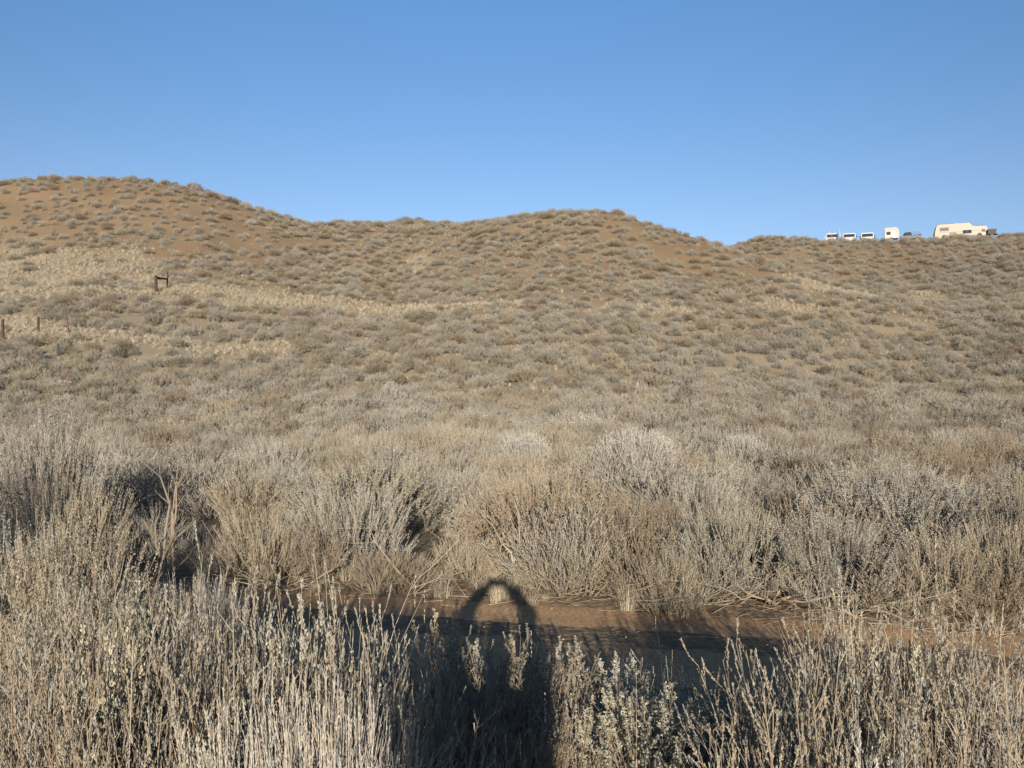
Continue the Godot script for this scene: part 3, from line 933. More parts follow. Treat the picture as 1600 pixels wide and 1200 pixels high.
	b.prism(PackedVector2Array([Vector2(0.0, 0.5), Vector2(0.0, 2.35), Vector2(0.12, 2.5), Vector2(2.2, 2.56), Vector2(2.55, 2.35), Vector2(2.75, 1.8), Vector2(2.78, 0.9), Vector2(2.6, 0.5)]), -1.0, 1.0)
	part("shell", b.mesh(), paint(Color(0.225, 0.20, 0.15), 0.45), ca)
	b = MB.new()
	b.box(Vector3(0.06, 0.75, 0.985), Vector3(2.66, 1.5, 1.006), 0.004)
	part("lower_panel", b.mesh(), white, ca)
	window(ca, Vector3(0.32, 1.12, 0.98), Vector3(1.18, 1.78, 1.035), dark, white, 1)
	b = MB.new()
	b.box(Vector3(1.35, 0.6, 0.98), Vector3(2.0, 1.95, 1.03), 0.01)
	part("door", b.mesh(), white, ca)
	b = MB.new()
	b.tube(PackedVector3Array([Vector3(2.6, 0.55, 0), Vector3(3.7, 0.5, 0)]), 0.06, 0.05, Color.WHITE, 6)
	part("tow_bar", b.mesh(), steel, ca)
	for s in [-1.0, 1.0]: wheel(ca, Vector3(1.3, 0.34, 0.98 * s), 0.34, 0.18)
	# loaded dark brown pickup
	z = -156.6
	x = (1407.0 - 800.0) / 1293.0 * 156.6
	var pk := thing("pickup_truck", "dark brown pickup truck with a load on the ridge beside the small camping trailer", "pickup", Vector3(x, height(x + 1.9, z), z), -0.3)
	pk.scale = Vector3(0.92, 1.0, 1.0)
	var brown := paint(Color(0.026, 0.018, 0.014), 0.55)
	b = MB.new()
	b.prism(PackedVector2Array([Vector2(0.0, 0.5), Vector2(0.0, 0.98), Vector2(0.5, 1.08), Vector2(3.78, 1.08), Vector2(3.82, 0.5)]), -0.85, 0.85)
	part("body", b.mesh(), brown, pk)
	b = MB.new()
	b.prism(PackedVector2Array([Vector2(0.45, 1.082), Vector2(0.72, 1.62), Vector2(1.0, 1.72), Vector2(1.85, 1.72), Vector2(2.05, 1.082)]), -0.76, 0.76)
	part("cab", b.mesh(), paint(Color(0.02, 0.016, 0.016), 0.8, 0.0, 0.2), pk)
	window(pk, Vector3(0.9, 1.14, 0.74), Vector3(1.75, 1.60, 0.785), dark, brown, 1)
	for s in [-1.0, 1.0]:
		for wx in [0.75, 3.05]: wheel(pk, Vector3(wx, 0.35, 0.80 * s), 0.35, 0.2)
	var rr := RandomNumberGenerator.new()
	rr.seed = 12
	b = MB.new()
	for i in 9:
		var p := Vector3(rr.randf_range(2.2, 3.4), 1.09, rr.randf_range(-0.6, 0.6))
		b.box(p, p + Vector3(rr.randf_range(0.2, 0.5), rr.randf_range(0.1, 0.35), 0.3), 0.02)
	var load_ := part("cargo", b.mesh(), paint(Color(0.06, 0.04, 0.026), 0.9), self, pk.position)
	load_.rotation = pk.rotation
	tag(load_, "brown jumble of cargo lying in the bed of the dark pickup", "cargo", "", "stuff")
	for s in [-1.0, 1.0]:
		b = MB.new()
		b.tube(PackedVector3Array([Vector3(2.15, 1.08, 0.7 * s), Vector3(2.15, 1.75, 0.7 * s), Vector3(3.6, 1.62, 0.7 * s), Vector3(3.6, 1.08, 0.7 * s)]), 0.03, 0.03, Color.WHITE, 5)
		part("rack", b.mesh(), paint(Color(0.07, 0.06, 0.05), 0.6), pk)

# ---------------------------------------------------------------- fence remains, dead wood
func post(called: String, label: String, x: float, z: float, h: float, r: float, lean: Vector2, m: Material, sd: int, group := "") -> Node3D:
	var rng := RandomNumberGenerator.new()
	rng.seed = sd
	var b := MB.new()
	var top := Vector3(lean.x, h, lean.y)
	b.tube(PackedVector3Array([Vector3(0, -0.4, 0), top * 0.35, top * 0.75 + rdir(rng) * 0.01, top]), r, r * 0.9, shade(Color(1, 1, 1), rng, 0.1), 9, 0.06)
	var cap := b.v.size()
	b.v.append(top + Vector3(0, r * 0.35, 0)); b.c.append(Color(0.9, 0.9, 0.9))
	for j in 9:
		b.ix.append_array([cap, cap - 9 + (j + 1) % 9, cap - 9 + j])
	var o := thing(called, label, "post", Vector3(x, height(x, z), z), 0.0, group)
	part("shaft", b.mesh(), m, o)
	return o

func build_fence() -> void:
	var wood := vpaint(Color(0.05, 0.030, 0.024), 0.95)
	var rust := vpaint(Color(0.09, 0.046, 0.032), 0.8)
	var g := "old fence posts at the foot of the left hill"
	post("fence_post", "thick dark wooden fence post standing leftmost at the foot of the hill", -36.9, -60.0, 1.45, 0.095, Vector2(-0.04, 0), wood, 1, g)
	post("fence_post", "short dark wooden fence post with brush behind, second from the left", -35.5, -62.0, 1.15, 0.085, Vector2(0.0, 0), wood, 2, g)
	var t := post("fence_post", "thin leaning rusty fence post beside a bare brown bank", -33.2, -62.0, 1.85, 0.05, Vector2(-0.26, 0.05), rust, 3, g)
	post("fence_post", "short dark stake among the sagebrush below the leaning rusty post", -30.2, -55.0, 0.75, 0.075, Vector2(0.01, 0), paint(Color(0.035, 0.035, 0.04), 0.9), 4, g)
	post("fence_post", "very thin pale stake in straw grass left of the wooden brace", -36.2, -79.0, 0.75, 0.03, Vector2(0.0, 0), rust, 5, g)
	t.get_child(0).set_meta("label", "rusty tapering shaft")
	var x0 := -34.0
	var z0 := -79.0
	var x1 := -34.1
	var z1 := -82.6
	var y0 := height(x0, z0)
	var y1 := height(x1, z1)
	var br := thing("brace_fence", "dark wooden corner brace of two posts joined by a sloping rail on the hillside", "fence", Vector3(x0, y0, z0))
	var b := MB.new()
	b.tube(PackedVector3Array([Vector3(0, -0.4, 0), Vector3(0, 0.8, 0), Vector3(-0.02, 1.62, 0)]), 0.145, 0.13, Color.WHITE, 10, 0.05)
	part("post", b.mesh(), wood, br)
	var d := Vector3(-0.43, y1 - y0, z1 - z0)
	b = MB.new()
	b.tube(PackedVector3Array([d + Vector3(0, -0.3, 0), d + Vector3(0.0, 0.75, 0), d + Vector3(0.05, 1.55, 0)]), 0.10, 0.07, Color.WHITE, 10, 0.05)
	part("post", b.mesh(), wood, br)
	b = MB.new()
	b.tube(PackedVector3Array([Vector3(0.0, 1.42, 0), (Vector3(0.0, 1.42, 0) + d + Vector3(0, 0.85, 0)) * 0.5 + Vector3(0, -0.03, 0), d + Vector3(0, 0.85, 0)]), 0.10, 0.085, Color.WHITE, 9, 0.05)
	part("rail", b.mesh(), wood, br)
	b = MB.new()
	b.tube(PackedVector3Array([Vector3(-0.02, 1.5, 0.1), Vector3(-0.5, 1.2, 0.3), Vector3(-1.1, 0.85, 0.6)]), 0.014, 0.014, Color.WHITE, 4)
	part("wire", b.mesh(), rust, br)

func dead_wood(called: String, label: String, category: String, at: Vector3, sd: int, limbs: int, spread: float, rise: float, r0: float, col: Color, twigs := 4) -> void:
	var r := RandomNumberGenerator.new()
	r.seed = sd
	var b := MB.new()
	var t := MB.new()
	for i in limbs:
		var az := r.randf() * TAU
		var dir := Vector3(cos(az) * spread, rise * r.randf_range(0.5, 1.1), sin(az) * spread)
		var p := rdir(r) * 0.03
		var pts := PackedVector3Array([p])
		for k in 4:
			p += dir * 0.27 + rdir(r) * 0.07
			pts.append(p)
		var rad := r0 * r.randf_range(0.6, 1.0)
		b.tube(pts, rad, rad * 0.3, shade(col, r, 0.12), 6, 0.15)
		for q in twigs:
			var k := r.randi_range(1, 4)
			var d := (dir.normalized() + rdir(r) * 0.7).normalized()
			var l := r.randf_range(0.12, 0.38)
			t.tube(PackedVector3Array([pts[k], pts[k] + d * l * 0.5 + rdir(r) * 0.02, pts[k] + d * l]), rad * 0.35, 0.0015, shade(col, r, 0.15), 4)
	var o := thing(called, label, category, at)
	tag(part("limbs", b.mesh(), vpaint(Color.WHITE), o), "", "", "", "stuff")
	tag(part("twigs", t.mesh(), vpaint(Color.WHITE), o), "", "", "", "stuff")

const ORDINAL := ["leftmost", "second from the left", "third from the left", "fourth from the left", "fifth from the left", "sixth from the left", "seventh from the left", "eighth from the left", "ninth from the left", "tenth from the left",
	"eleventh from the left", "twelfth from the left", "thirteenth from the left", "fourteenth from the left", "fifteenth from the left", "sixteenth from the left", "seventeenth from the left", "eighteenth from the left", "nineteenth from the left", "twentieth from the left"]
const RANK := ["nearest", "second", "third", "fourth", "fifth", "sixth", "seventh", "eighth", "ninth", "tenth", "eleventh", "twelfth", "thirteenth", "fourteenth", "fifteenth", "sixteenth", "seventeenth", "eighteenth", "nineteenth", "twentieth", "twenty-first"]
func sky_picture() -> ImageTexture:
	var w := 512
	var h := 256
	var im := Image.create_empty(w, h, false, Image.FORMAT_RGBF)
	var sun := Vector3(0.017, 0.2317, 0.9727).normalized()
	for j in h:
		var e := PI * (0.5 - (j + 0.5) / h)
		for i in w:
			var az := TAU * (i + 0.5) / w - PI
			var d := Vector3(-sin(az) * cos(e), sin(e), cos(az) * cos(e))
			var up := maxf(e, 0.0)
			var f := 1.0 / (1.0 + pow(up / SKY_E, 3.0))
			var cg := d.dot(sun)
			var ray := (1.0 + 2.6 * cg * cg) / (1.0 + 2.6 * 0.62)
			var c := SKY_ZENITH.lerp(SKY_LOW, f) * ray
			var glow := exp(-acos(clampf(cg, -1.0, 1.0)) / 0.28) * 0.9
			c += Color(1.0, 0.9, 0.72) * glow
			if e < 0.0: c = Color(0.10, 0.075, 0.05)
			im.set_pixel(i, j, c * SKY_GAIN)
	return ImageTexture.create_from_image(im)

const SKY_ZENITH := Color(0.105, 0.295, 0.662)
const SKY_LOW := Color(0.43, 0.66, 0.94)
const SKY_E := 0.217
const SKY_GAIN := 0.4545
const EXPOSURE := 2.2

func noise_tex(freq: float, sd: int, lo: float, size := 512) -> NoiseTexture2D:
	var n := FastNoiseLite.new()
	n.seed = sd
	n.frequency = freq
	n.fractal_octaves = 5
	var t := NoiseTexture2D.new()
	t.width = size
	t.height = size
	t.seamless = true
	t.noise = n
	var g := Gradient.new()
	g.set_color(0, Color(lo, lo, lo))
	g.set_color(1, Color.WHITE)
	t.color_ramp = g
	return t

func _ready() -> void:
	# ---- camera, sky, sun, exposure
	var cam := Camera3D.new()
	cam.name = "camera"
	cam.position = Vector3(0, 2.0, 0)
	cam.fov = 49.8
	cam.near = 0.05
	cam.far = 5000.0
	add_child(cam)
	cam.current = true
	var env := Environment.new()
	env.background_mode = Environment.BG_SKY
	env.tonemap_mode = Environment.TONE_MAPPER_LINEAR
	env.tonemap_exposure = EXPOSURE
	var sky := Sky.new()
	var pan := PanoramaSkyMaterial.new()
	pan.panorama = sky_picture()
	sky.sky_material = pan
	env.sky = sky
	env.sdfgi_enabled = true
	env.ssao_enabled = true
	env.ssil_enabled = true
	var we := WorldEnvironment.new()
	we.name = "world_environment"
	we.environment = env
	add_child(we)
	var sun := DirectionalLight3D.new()
	sun.name = "sun"
	sun.light_energy = 1.6
	sun.light_color = Color(1.0, 0.895, 0.765).linear_to_srgb()
	sun.light_angular_distance = 0.5
	sun.shadow_enabled = true
	sun.basis = Basis.looking_at(Vector3(-0.017, -0.2317, -0.9727), Vector3.UP)
	add_child(sun)

	# ---- ground
	bump.seed = 5; bump.frequency = 0.09; bump.fractal_octaves = 4
	clod.seed = 9; clod.frequency = 0.9; clod.fractal_octaves = 3
	patch.seed = 17; patch.frequency = 0.06; patch.fractal_octaves = 4
	var clock := Time.get_ticks_msec()
	solve_terrain()
	grid_terrain()
	var earth := vpaint(Color.WHITE, 0.97)
	earth.albedo_texture = noise_tex(0.02, 3, 0.62, 1024)
	earth.heightmap_enabled = true
	earth.heightmap_texture = noise_tex(0.03, 8, 0.0, 1024)
	earth.heightmap_scale = 1.2
	earth.uv1_triplanar = true
	earth.uv1_world_triplanar = true
	earth.uv1_scale = Vector3.ONE * 0.37
	build_ground(earth)
	var dirt := vpaint(Color.WHITE, 0.97)
	dirt.albedo_texture = noise_tex(0.025, 31, 0.70, 1024)
	dirt.heightmap_enabled = true
	dirt.heightmap_texture = noise_tex(0.05, 28, 0.0, 1024)
	dirt.heightmap_scale = 0.3
	dirt.uv1_triplanar = true
	dirt.uv1_world_triplanar = true
	dirt.uv1_scale = Vector3.ONE * 0.8
	build_track(dirt)
	print("ground ", Time.get_ticks_msec() - clock)

	build_person()
	print("person ", Time.get_ticks_msec() - clock)
	build_vehicles()
	build_fence()

	# ---- plants
	var tones := {"ash grey": vpaint(Color(1, 1, 1)), "silvery": vpaint(Color(1.16, 1.17, 1.2)), "grey-brown": vpaint(Color(0.84, 0.74, 0.64)), "straw-tinged": vpaint(Color(1.07, 1.0, 0.88)), "dark grey": vpaint(Color(0.66, 0.62, 0.56)), "grey-green": vpaint(Color(0.96, 0.96, 0.88))}
	for k in tones: tones[k].albedo_color = tones[k].albedo_color
	var leafy: Material = tones["ash grey"]
	var near_sage := []
	for i in 5: near_sage.append(pair_mesh(sage(100 + i, 0.85, 1.0, 110, 7, 11, 4, 0.020, 0.0060, 60)))
	var mid_sage := []
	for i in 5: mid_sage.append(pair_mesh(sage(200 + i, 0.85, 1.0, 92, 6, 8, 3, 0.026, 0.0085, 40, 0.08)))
	var far_sage := []
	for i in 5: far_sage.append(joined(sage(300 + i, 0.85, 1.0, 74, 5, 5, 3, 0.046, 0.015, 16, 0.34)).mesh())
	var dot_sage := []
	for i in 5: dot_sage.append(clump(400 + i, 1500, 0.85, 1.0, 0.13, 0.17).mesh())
	var brooms := []
	for i in 5: brooms.append(pair_mesh(broom(500 + i, 0.42, 0.85, 300, 34, 0.013, 0.0034)))
	var brushes := []
	for i in 6: brushes.append(pair_mesh(brush(580 + i, 0.60, 1.08, 60, 0.0155, 0.0036, 0.18)))
	var bare_brush := []
	for i in 4: bare_brush.append(pair_mesh(brush(590 + i, 0.72, 0.95, 95, 0.014, 0.004, 0.86)))
	var wide_brush := []
	for i in 4: wide_brush.append(pair_mesh(brush(610 + i, 0.78, 1.0, 120, 0.018, 0.0060, 0.12)))
	var wide_knob := []
	for i in 3: wide_knob.append(pair_mesh(knobby(630 + i, 0.72, 0.95, 52, 0.016, 0.0056)))
	var pale_brooms := []
	for i in 3: pale_brooms.append(pair_mesh(broom(520 + i, 0.55, 0.95, 520, 30, 0.030, 0.0065, 0.55)))
	var sprigs := []
	for i in 5: sprigs.append(pair_mesh(knobby(540 + i, 0.26, 0.75, 14, 0.0160, 0.0072)))
	var bushy := pair_mesh(knobby(560, 0.42, 0.62, 40, 0.0140, 0.0064))
	print("prototypes ", Time.get_ticks_msec() - clock)

	# notable plants: [kind, x, z, width factor, height, tone, label]
	var notable := [
		["sage", -1.70, -8.98, 0.95, 1.00, "ash grey", "waist-high ash grey sagebrush on the far side of the track above dead roots"],
		["sage", 0.30, -8.98, 1.35, 1.20, "grey-brown", "broadest sagebrush behind the track, forked bare stems above the arms of the shadow"],
		["sage", 1.15, -8.33, 0.80, 0.95, "grey-brown", "brownish sagebrush at the track edge right of the shadow's head"],
		["sage", 1.40, -7.35, 0.42, 0.62, "straw-tinged", "small straw-tinged sagebrush standing alone on the far lip of the track"],
		["sage", 2.15, -7.93, 0.90, 0.92, "grey-green", "leafy sagebrush with bare trunks showing behind the track's far edge"],
		["sage", 2.95, -7.63, 0.90, 0.92, "ash grey", "spreading sagebrush with dry branches sweeping onto the track at right"],
		["sage", 3.75, -7.28, 0.62, 0.80, "straw-tinged", "round twiggy sagebrush at right, last before the dark hollow"],
		["sage", -2.55, -8.48, 0.72, 0.82, "straw-tinged", "sagebrush over the tangle of pale dead branches left of the track"],
		["sage", -5.35, -9.60, 1.05, 1.70, "ash grey", "tallest sagebrush at left edge with a dark bare trunk"],
		["sage", -3.10, -5.75, 0.85, 1.14, "straw-tinged", "big straw-tinged sagebrush on the near side of the track at left"],
		["sage", -2.28, -6.00, 0.50, 0.74, "ash grey", "sagebrush leaning toward the left end of the visible track"],
		["sage", -4.25, -5.7, 0.85, 1.16, "grey-brown", "grey-brown sagebrush cut by the left edge above the foreground stems"],
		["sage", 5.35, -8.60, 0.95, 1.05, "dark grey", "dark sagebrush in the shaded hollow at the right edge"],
		["pale", 0.28, -17.0, 1.00, 0.98, "ash grey", "whitish broom-like rabbitbrush above the middle of the thicket"],
		["pale", 2.45, -16.4, 1.55, 1.10, "ash grey", "widest whitish rabbitbrush, fan-shaped, right of centre in the thicket"],
		["pale", 4.85, -17.4, 1.00, 0.9, "ash grey", "whitish rabbitbrush right of the widest fan-shaped one"],
		["sage", -1.35, -28.00, 1.15, 0.95, "dark grey", "dark dead-looking sagebrush standing out in the pale flat left of centre"],
		["sage", 5.25, -4.6, 1.10, 1.85, "ash grey", "tall sagebrush added out of view at right so its shadow darkens the hollow"],  # unseen bush added to throw shade into the right hollow
		["sage", -5.05, -4.8, 0.95, 2.20, "ash grey", "tall sagebrush added out of view at left to cast shade on the thicket"],  # unseen shadow caster, put here to darken the left of the thicket
		["sage", -3.65, -6.2, 0.80, 1.12, "ash grey", "ash grey sagebrush near the left edge, behind the big straw-tinged one"],
		["sage", -2.72, -5.35, 0.62, 0.86, "grey-green", "grey-green sagebrush in front of the one leaning toward the track"],
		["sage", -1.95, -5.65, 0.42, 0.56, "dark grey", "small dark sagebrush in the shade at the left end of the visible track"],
		["sage", 5.95, -5.3, 0.90, 1.75, "grey-brown", "tall grey-brown sagebrush added outside the right edge to deepen the shade in the hollow"],  # second unseen bush, added to double the shade cast at right
		["sage", -5.5, -5.4, 0.90, 2.00, "grey-brown", "tall grey-brown sagebrush added outside the left edge to deepen the shade on the thicket"],  # added out of view so less sun leaks through at left
		["sage", -4.6, -8.6, 0.85, 1.15, "straw-tinged", "straw-tinged sagebrush in front of the tallest one at left"],
	]
	# the foreground, on the near side of the track
	var fore := [
		["broom", -2.09, -3.34, 0.88, 1.16, "ash grey", "rabbitbrush cut by the left edge, in the foreground's back line"],
		["broom", -1.88, -3.28, 0.88, 1.14, "straw-tinged", "straw-coloured rabbitbrush, second in the back line of the left foreground"],
		["broom", -1.73, -3.34, 0.80, 1.09, "ash grey", "grey rabbitbrush below the brown gap at far left"],
		["sprig", -1.49, -3.34, 0.72, 1.09, "grey-green", "leafy sagebrush sprig with two fat spikes behind the left rabbitbrush"],
		["broom", -1.53, -3.22, 0.80, 1.09, "grey-brown", "grey-brown rabbitbrush left of the leafy two-spiked sprig"],
		["broom", -1.29, -3.28, 0.88, 1.09, "ash grey", "rabbitbrush right of the leafy two-spiked sprig, with tall straw stalks"],
		["broom", -1.15, -3.34, 0.88, 1.09, "silvery", "pale rabbitbrush before the shaded left end of the track"],
		["broom", -0.98, -3.28, 0.80, 1.12, "ash grey", "tallest rabbitbrush standing against the shaded left end of the track"],
		["sprig", -0.84, -3.16, 0.64, 1.11, "ash grey", "slim sagebrush sprig between rabbitbrushes below the shaded track"],
		["broom", -0.81, -3.34, 0.80, 1.07, "straw-tinged", "straw-coloured rabbitbrush below the sunlit dirt left of the shadow"],
		["sprig", -0.65, -3.16, 0.48, 0.99, "straw-tinged", "bright sagebrush sprig at the right rim of the left clump"],
		["broom", -0.64, -3.22, 0.56, 1.00, "ash grey", "last short rabbitbrush before the gap showing shaded dirt"],
		["broom", -1.70, -2.85, 0.88, 1.10, "straw-tinged", "straw rabbitbrush of the middle line at the left edge"],
		["broom", -1.51, -2.88, 0.88, 1.08, "ash grey", "dense rabbitbrush of the middle line, second from the left"],
		["sprig", -1.38, -2.85, 0.72, 1.12, "straw-tinged", "tall pale sagebrush sprig in the middle of the left foreground"],
		["broom", -1.24, -2.85, 0.88, 1.05, "grey-brown", "brown-stemmed rabbitbrush in the middle of the left foreground"],
		["broom", -1.06, -2.91, 0.88, 1.05, "straw-tinged", "straw rabbitbrush left of the knobbly middle sagebrush"],
		["bushy", -0.85, -2.79, 0.60, 1.05, "grey-green", "knobbly sagebrush in the middle line of the left foreground"],
		["broom", -0.72, -2.85, 0.80, 1.05, "ash grey", "ash grey rabbitbrush at the right end of the middle line"],
		["broom", -0.54, -2.79, 0.64, 1.00, "straw-tinged", "short straw rabbitbrush below the gap showing shaded dirt"],
		["broom", -1.40, -2.41, 0.80, 1.09, "grey-brown", "grey-brown rabbitbrush in the bottom left corner"],
		["broom", -1.23, -2.45, 0.80, 1.06, "ash grey", "ash grey rabbitbrush at the bottom edge near the left corner"],
		["broom", -1.01, -2.41, 0.80, 1.09, "straw-tinged", "straw rabbitbrush at the bottom edge under the brown-stemmed one"],
		["bushy", -0.86, -2.45, 0.56, 1.07, "ash grey", "small knobbly sagebrush at the bottom edge left of the bleached stems"],
		["broom", -0.67, -2.35, 0.80, 1.12, "silvery", "bleached rabbitbrush with dense white stems at the bottom"],
		["broom", -0.48, -2.38, 0.72, 1.10, "silvery", "widest bleached white-stemmed rabbitbrush at the bottom edge"],
		["broom", -0.40, -2.96, 0.68, 0.83, "ash grey", "low rabbitbrush touching the left side of the person's shadow"],
		["broom", -0.46, -3.68, 0.51, 0.80, "straw-tinged", "loose straw stems leaning over the gap left of the shadow"],
		["sprig", -0.43, -5.00, 0.85, 0.58, "straw-tinged", "tall leafy sagebrush sprig at the left border of the person's shadow"],
		["sprig", -0.22, -5.00, 0.60, 0.43, "ash grey", "small sunlit sagebrush sprig between the shadow's shoulders"],
		["sprig", 0.06, -5.05, 0.65, 0.50, "straw-tinged", "bright narrow sagebrush sprig under the right arm of the shadow"],
		["sprig", 0.32, -4.95, 0.65, 0.44, "ash grey", "sagebrush sprig just right of the shadow's shoulder"],
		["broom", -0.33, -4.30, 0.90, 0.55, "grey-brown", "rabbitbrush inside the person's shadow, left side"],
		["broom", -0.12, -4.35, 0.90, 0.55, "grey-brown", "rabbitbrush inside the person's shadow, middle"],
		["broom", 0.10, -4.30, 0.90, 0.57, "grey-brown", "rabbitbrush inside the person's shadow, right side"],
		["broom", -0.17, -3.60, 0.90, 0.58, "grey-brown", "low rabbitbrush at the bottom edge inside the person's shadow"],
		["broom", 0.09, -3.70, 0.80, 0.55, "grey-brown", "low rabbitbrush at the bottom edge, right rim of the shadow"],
		["sprig", 0.67, -4.95, 0.80, 0.43, "silvery", "tall twin-spiked sagebrush sprig before the shaded track"],
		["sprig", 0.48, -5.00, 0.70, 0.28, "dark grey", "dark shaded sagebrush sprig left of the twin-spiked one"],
		["bushy", 0.66, -3.90, 1.15, 0.59, "grey-green", "knobbly pale yellow sagebrush clump at the bottom right of the shadow"],
		["bushy", 0.33, -4.10, 0.60, 0.46, "ash grey", "small knobbly sagebrush between the person's shadow and the pale yellow clump"],
		["broom", 0.70, -4.50, 0.80, 0.40, "ash grey", "thin rabbitbrush stems just behind the pale yellow clump"],
		["sprig", 1.40, -4.95, 0.55, 0.28, "ash grey", "sagebrush sprig standing alone left of the big right-hand rabbitbrush"],
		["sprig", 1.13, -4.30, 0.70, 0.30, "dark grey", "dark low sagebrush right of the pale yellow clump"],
		["broom", 1.36, -4.50, 0.70, 0.35, "grey-brown", "brown twiggy rabbitbrush in front of the lone sprig"],
		["broom", 1.15, -3.33, 0.66, 0.92, "ash grey", "left shoulder of the right-hand rabbitbrush clump"],
		["broom", 1.31, -3.40, 0.90, 0.99, "straw-tinged", "biggest rabbitbrush of the right foreground, straw-coloured stems"],
		["sprig", 1.41, -3.33, 0.61, 1.02, "straw-tinged", "sagebrush with fat pale spikes inside the biggest right rabbitbrush"],
		["broom", 1.53, -3.33, 0.82, 0.99, "ash grey", "rabbitbrush under the tall bent grass stalks at right"],
		["sprig", 1.58, -3.20, 0.57, 0.94, "straw-tinged", "yellowish sagebrush sprig right of the tall bent grass stalks"],
		["broom", 1.67, -3.20, 0.82, 0.91, "grey-green", "grey-green rabbitbrush among tall grass at right"],
		["broom", 1.81, -3.14, 0.82, 0.88, "ash grey", "thin rabbitbrush near the right edge of the foreground"],
		["broom", 2.01, -3.20, 0.82, 0.86, "ash grey", "rabbitbrush cut by the right edge of the foreground"],
		["broom", 0.97, -2.67, 0.82, 0.97, "straw-tinged", "straw rabbitbrush fan at the bottom edge right of the pale clump"],
		["broom", 1.15, -2.61, 0.82, 0.97, "grey-brown", "grey-brown rabbitbrush at the bottom edge under the big one"],
		["broom", 1.39, -2.67, 0.82, 0.95, "ash grey", "ash grey rabbitbrush at the bottom edge near the right corner"],
		["broom", 1.59, -2.67, 0.82, 0.96, "straw-tinged", "straw rabbitbrush in the bottom right corner"],
		["sprig", 0.99, -2.34, 0.41, 0.96, "silvery", "small silvery sagebrush tip poking up at the bottom edge, right"],
		["sprig", 1.15, -2.38, 0.41, 0.95, "ash grey", "small grey sagebrush tip at the bottom edge beside the silvery one"],
		["brush", 1.30, -3.25, 0.62, 1.02, "ash grey", "grey brush between the biggest right rabbitbrush and the lone sprig"],
		["brush", 1.55, -3.45, 0.95, 1.08, "straw-tinged", "feathery straw-tinged brush just behind the tall bent grass stalks"],
		["brush", 1.95, -3.35, 0.95, 0.98, "ash grey", "feathery grey brush left of the thin rabbitbrush near the right edge"],
		["brush", 2.30, -3.55, 0.95, 0.95, "grey-brown", "grey-brown brush half cut by the right edge of the foreground"],
		["brush", 1.30, -2.75, 0.50, 0.78, "dark grey", "dark brush at the bottom edge just right of the knobbly sagebrush"],
		["brush", -0.62, -3.35, 0.70, 0.86, "ash grey", "grey brush leaning into the gap left of the person's shadow"],
	]
	var taken := []
	var r := RandomNumberGenerator.new()
	r.seed = 4242
	var fi := 0
	for q in notable + fore:
		var at := Vector3(q[1], height(q[1], q[2]) - 0.01, q[2])
		var pair: Array
		var called := "sagebrush"
		var s := Vector3(q[3], q[4], q[3])
		var group := "sagebrush covering the flat and the hills"
		match q[0]:
			"sage":
				pair = (near_sage if q[2] > -15.0 else mid_sage)[fi % 5]
			"brush":
				called = "rabbitbrush"; group = "rabbitbrush in the foreground"
				pair = brushes[fi % 6]; s = Vector3(q[3], q[4] / 0.95, q[3])
			"broom":
				called = "rabbitbrush"; group = "rabbitbrush in the foreground"
				if q[5] == "silvery":
					pair = brooms[fi % 5]; s = Vector3(q[3], q[4] / 0.85, q[3])
				else:
					pair = brushes[fi % 6]; s = Vector3(q[3], q[4] / 0.95, q[3])
			"pale":
				pair = pale_brooms[fi % 3]; called = "rabbitbrush"; s = Vector3(q[3], q[4] / 0.95, q[3]); group = "whitish rabbitbrush in the thicket"
			"sprig":
				pair = sprigs[fi % 5]; s = Vector3(q[3] * 1.15, q[4] / 0.75 * 1.16, q[3] * 1.15); group = "sagebrush sprigs by the track"
			"bushy":
				pair = bushy; s = Vector3(q[3], q[4] / 0.62, q[3]); group = "sagebrush sprigs by the track"
		plant_thing(called, q[6], "shrub", pair, tones[q[5]], at, r.randf() * TAU, s, group)
		taken.append(Vector3(q[1], 0.6 * q[3] if q[0] in ["sage", "pale"] else 0.2, q[2]))
		fi += 1

	# the open growth: every bush has a place, a size and a tone
	var spots := []          # [depth, x, z, width, height, tone]
	var z := -8.0
	var names := tones.keys()
	while z > -172.0:
		var cell := 1.10 if z > -45.0 else 1.28
		var x := -(0.78 * -z + 4.0)
		while x < 0.78 * -z + 4.0:
			var px := x + r.randf_range(-0.48, 0.48) * cell
			var pz := z + r.randf_range(-0.48, 0.48) * cell
			var k := r.randf()
			var big := r.randf()
			var tone_k := r.randf()
			var b1 := r.randf()
			var b2 := r.randf()
			x += cell
			var u := track_u(px, pz)
			if u < 1.75 and absf(px) < 16.0: continue
			var st := straw(px, pz)
			var ba := bare(px, pz)
			var p := 0.93
			if pz < -48.0:
				p = lerpf(0.92, 0.72, smoothstep(58.0, 90.0, -pz)) + 0.3 * patch.get_noise_2d(px * 1.3, pz * 1.3)
				if px > 46.0: p += 0.25 * smoothstep(120.0, 100.0, -pz)
				p = lerpf(p, 0.58, ba)
			if pz > -16.0: p = 0.66
			p *= 1.0 - 0.90 * st
			if k > p: continue
			if pz < -150.0 and px > 55.0 and px < 96.0: continue
			var wd := lerpf(0.50, 1.12, b1 * b1)
			var ht := 0.34 + 0.48 * wd + 0.26 * b2
			if pz < -48.0:
				wd = lerpf(0.36, 1.02, pow(b1, 1.3))
				ht = 0.36 + 0.52 * wd + 0.16 * b2
				if ba > 0.3 and big < 0.5: wd *= 0.72
				if big > 0.93:
					wd *= 1.3
					ht *= 1.15
			elif pz > -13.0:
				ht *= 1.12
				wd *= 1.2
			var clear := true
			if pz > -30.0:
				for t in taken:
					if Vector2(px - t.x, pz - t.z).length() < t.y * 0.75 + wd * 0.25:
						clear = false
						break
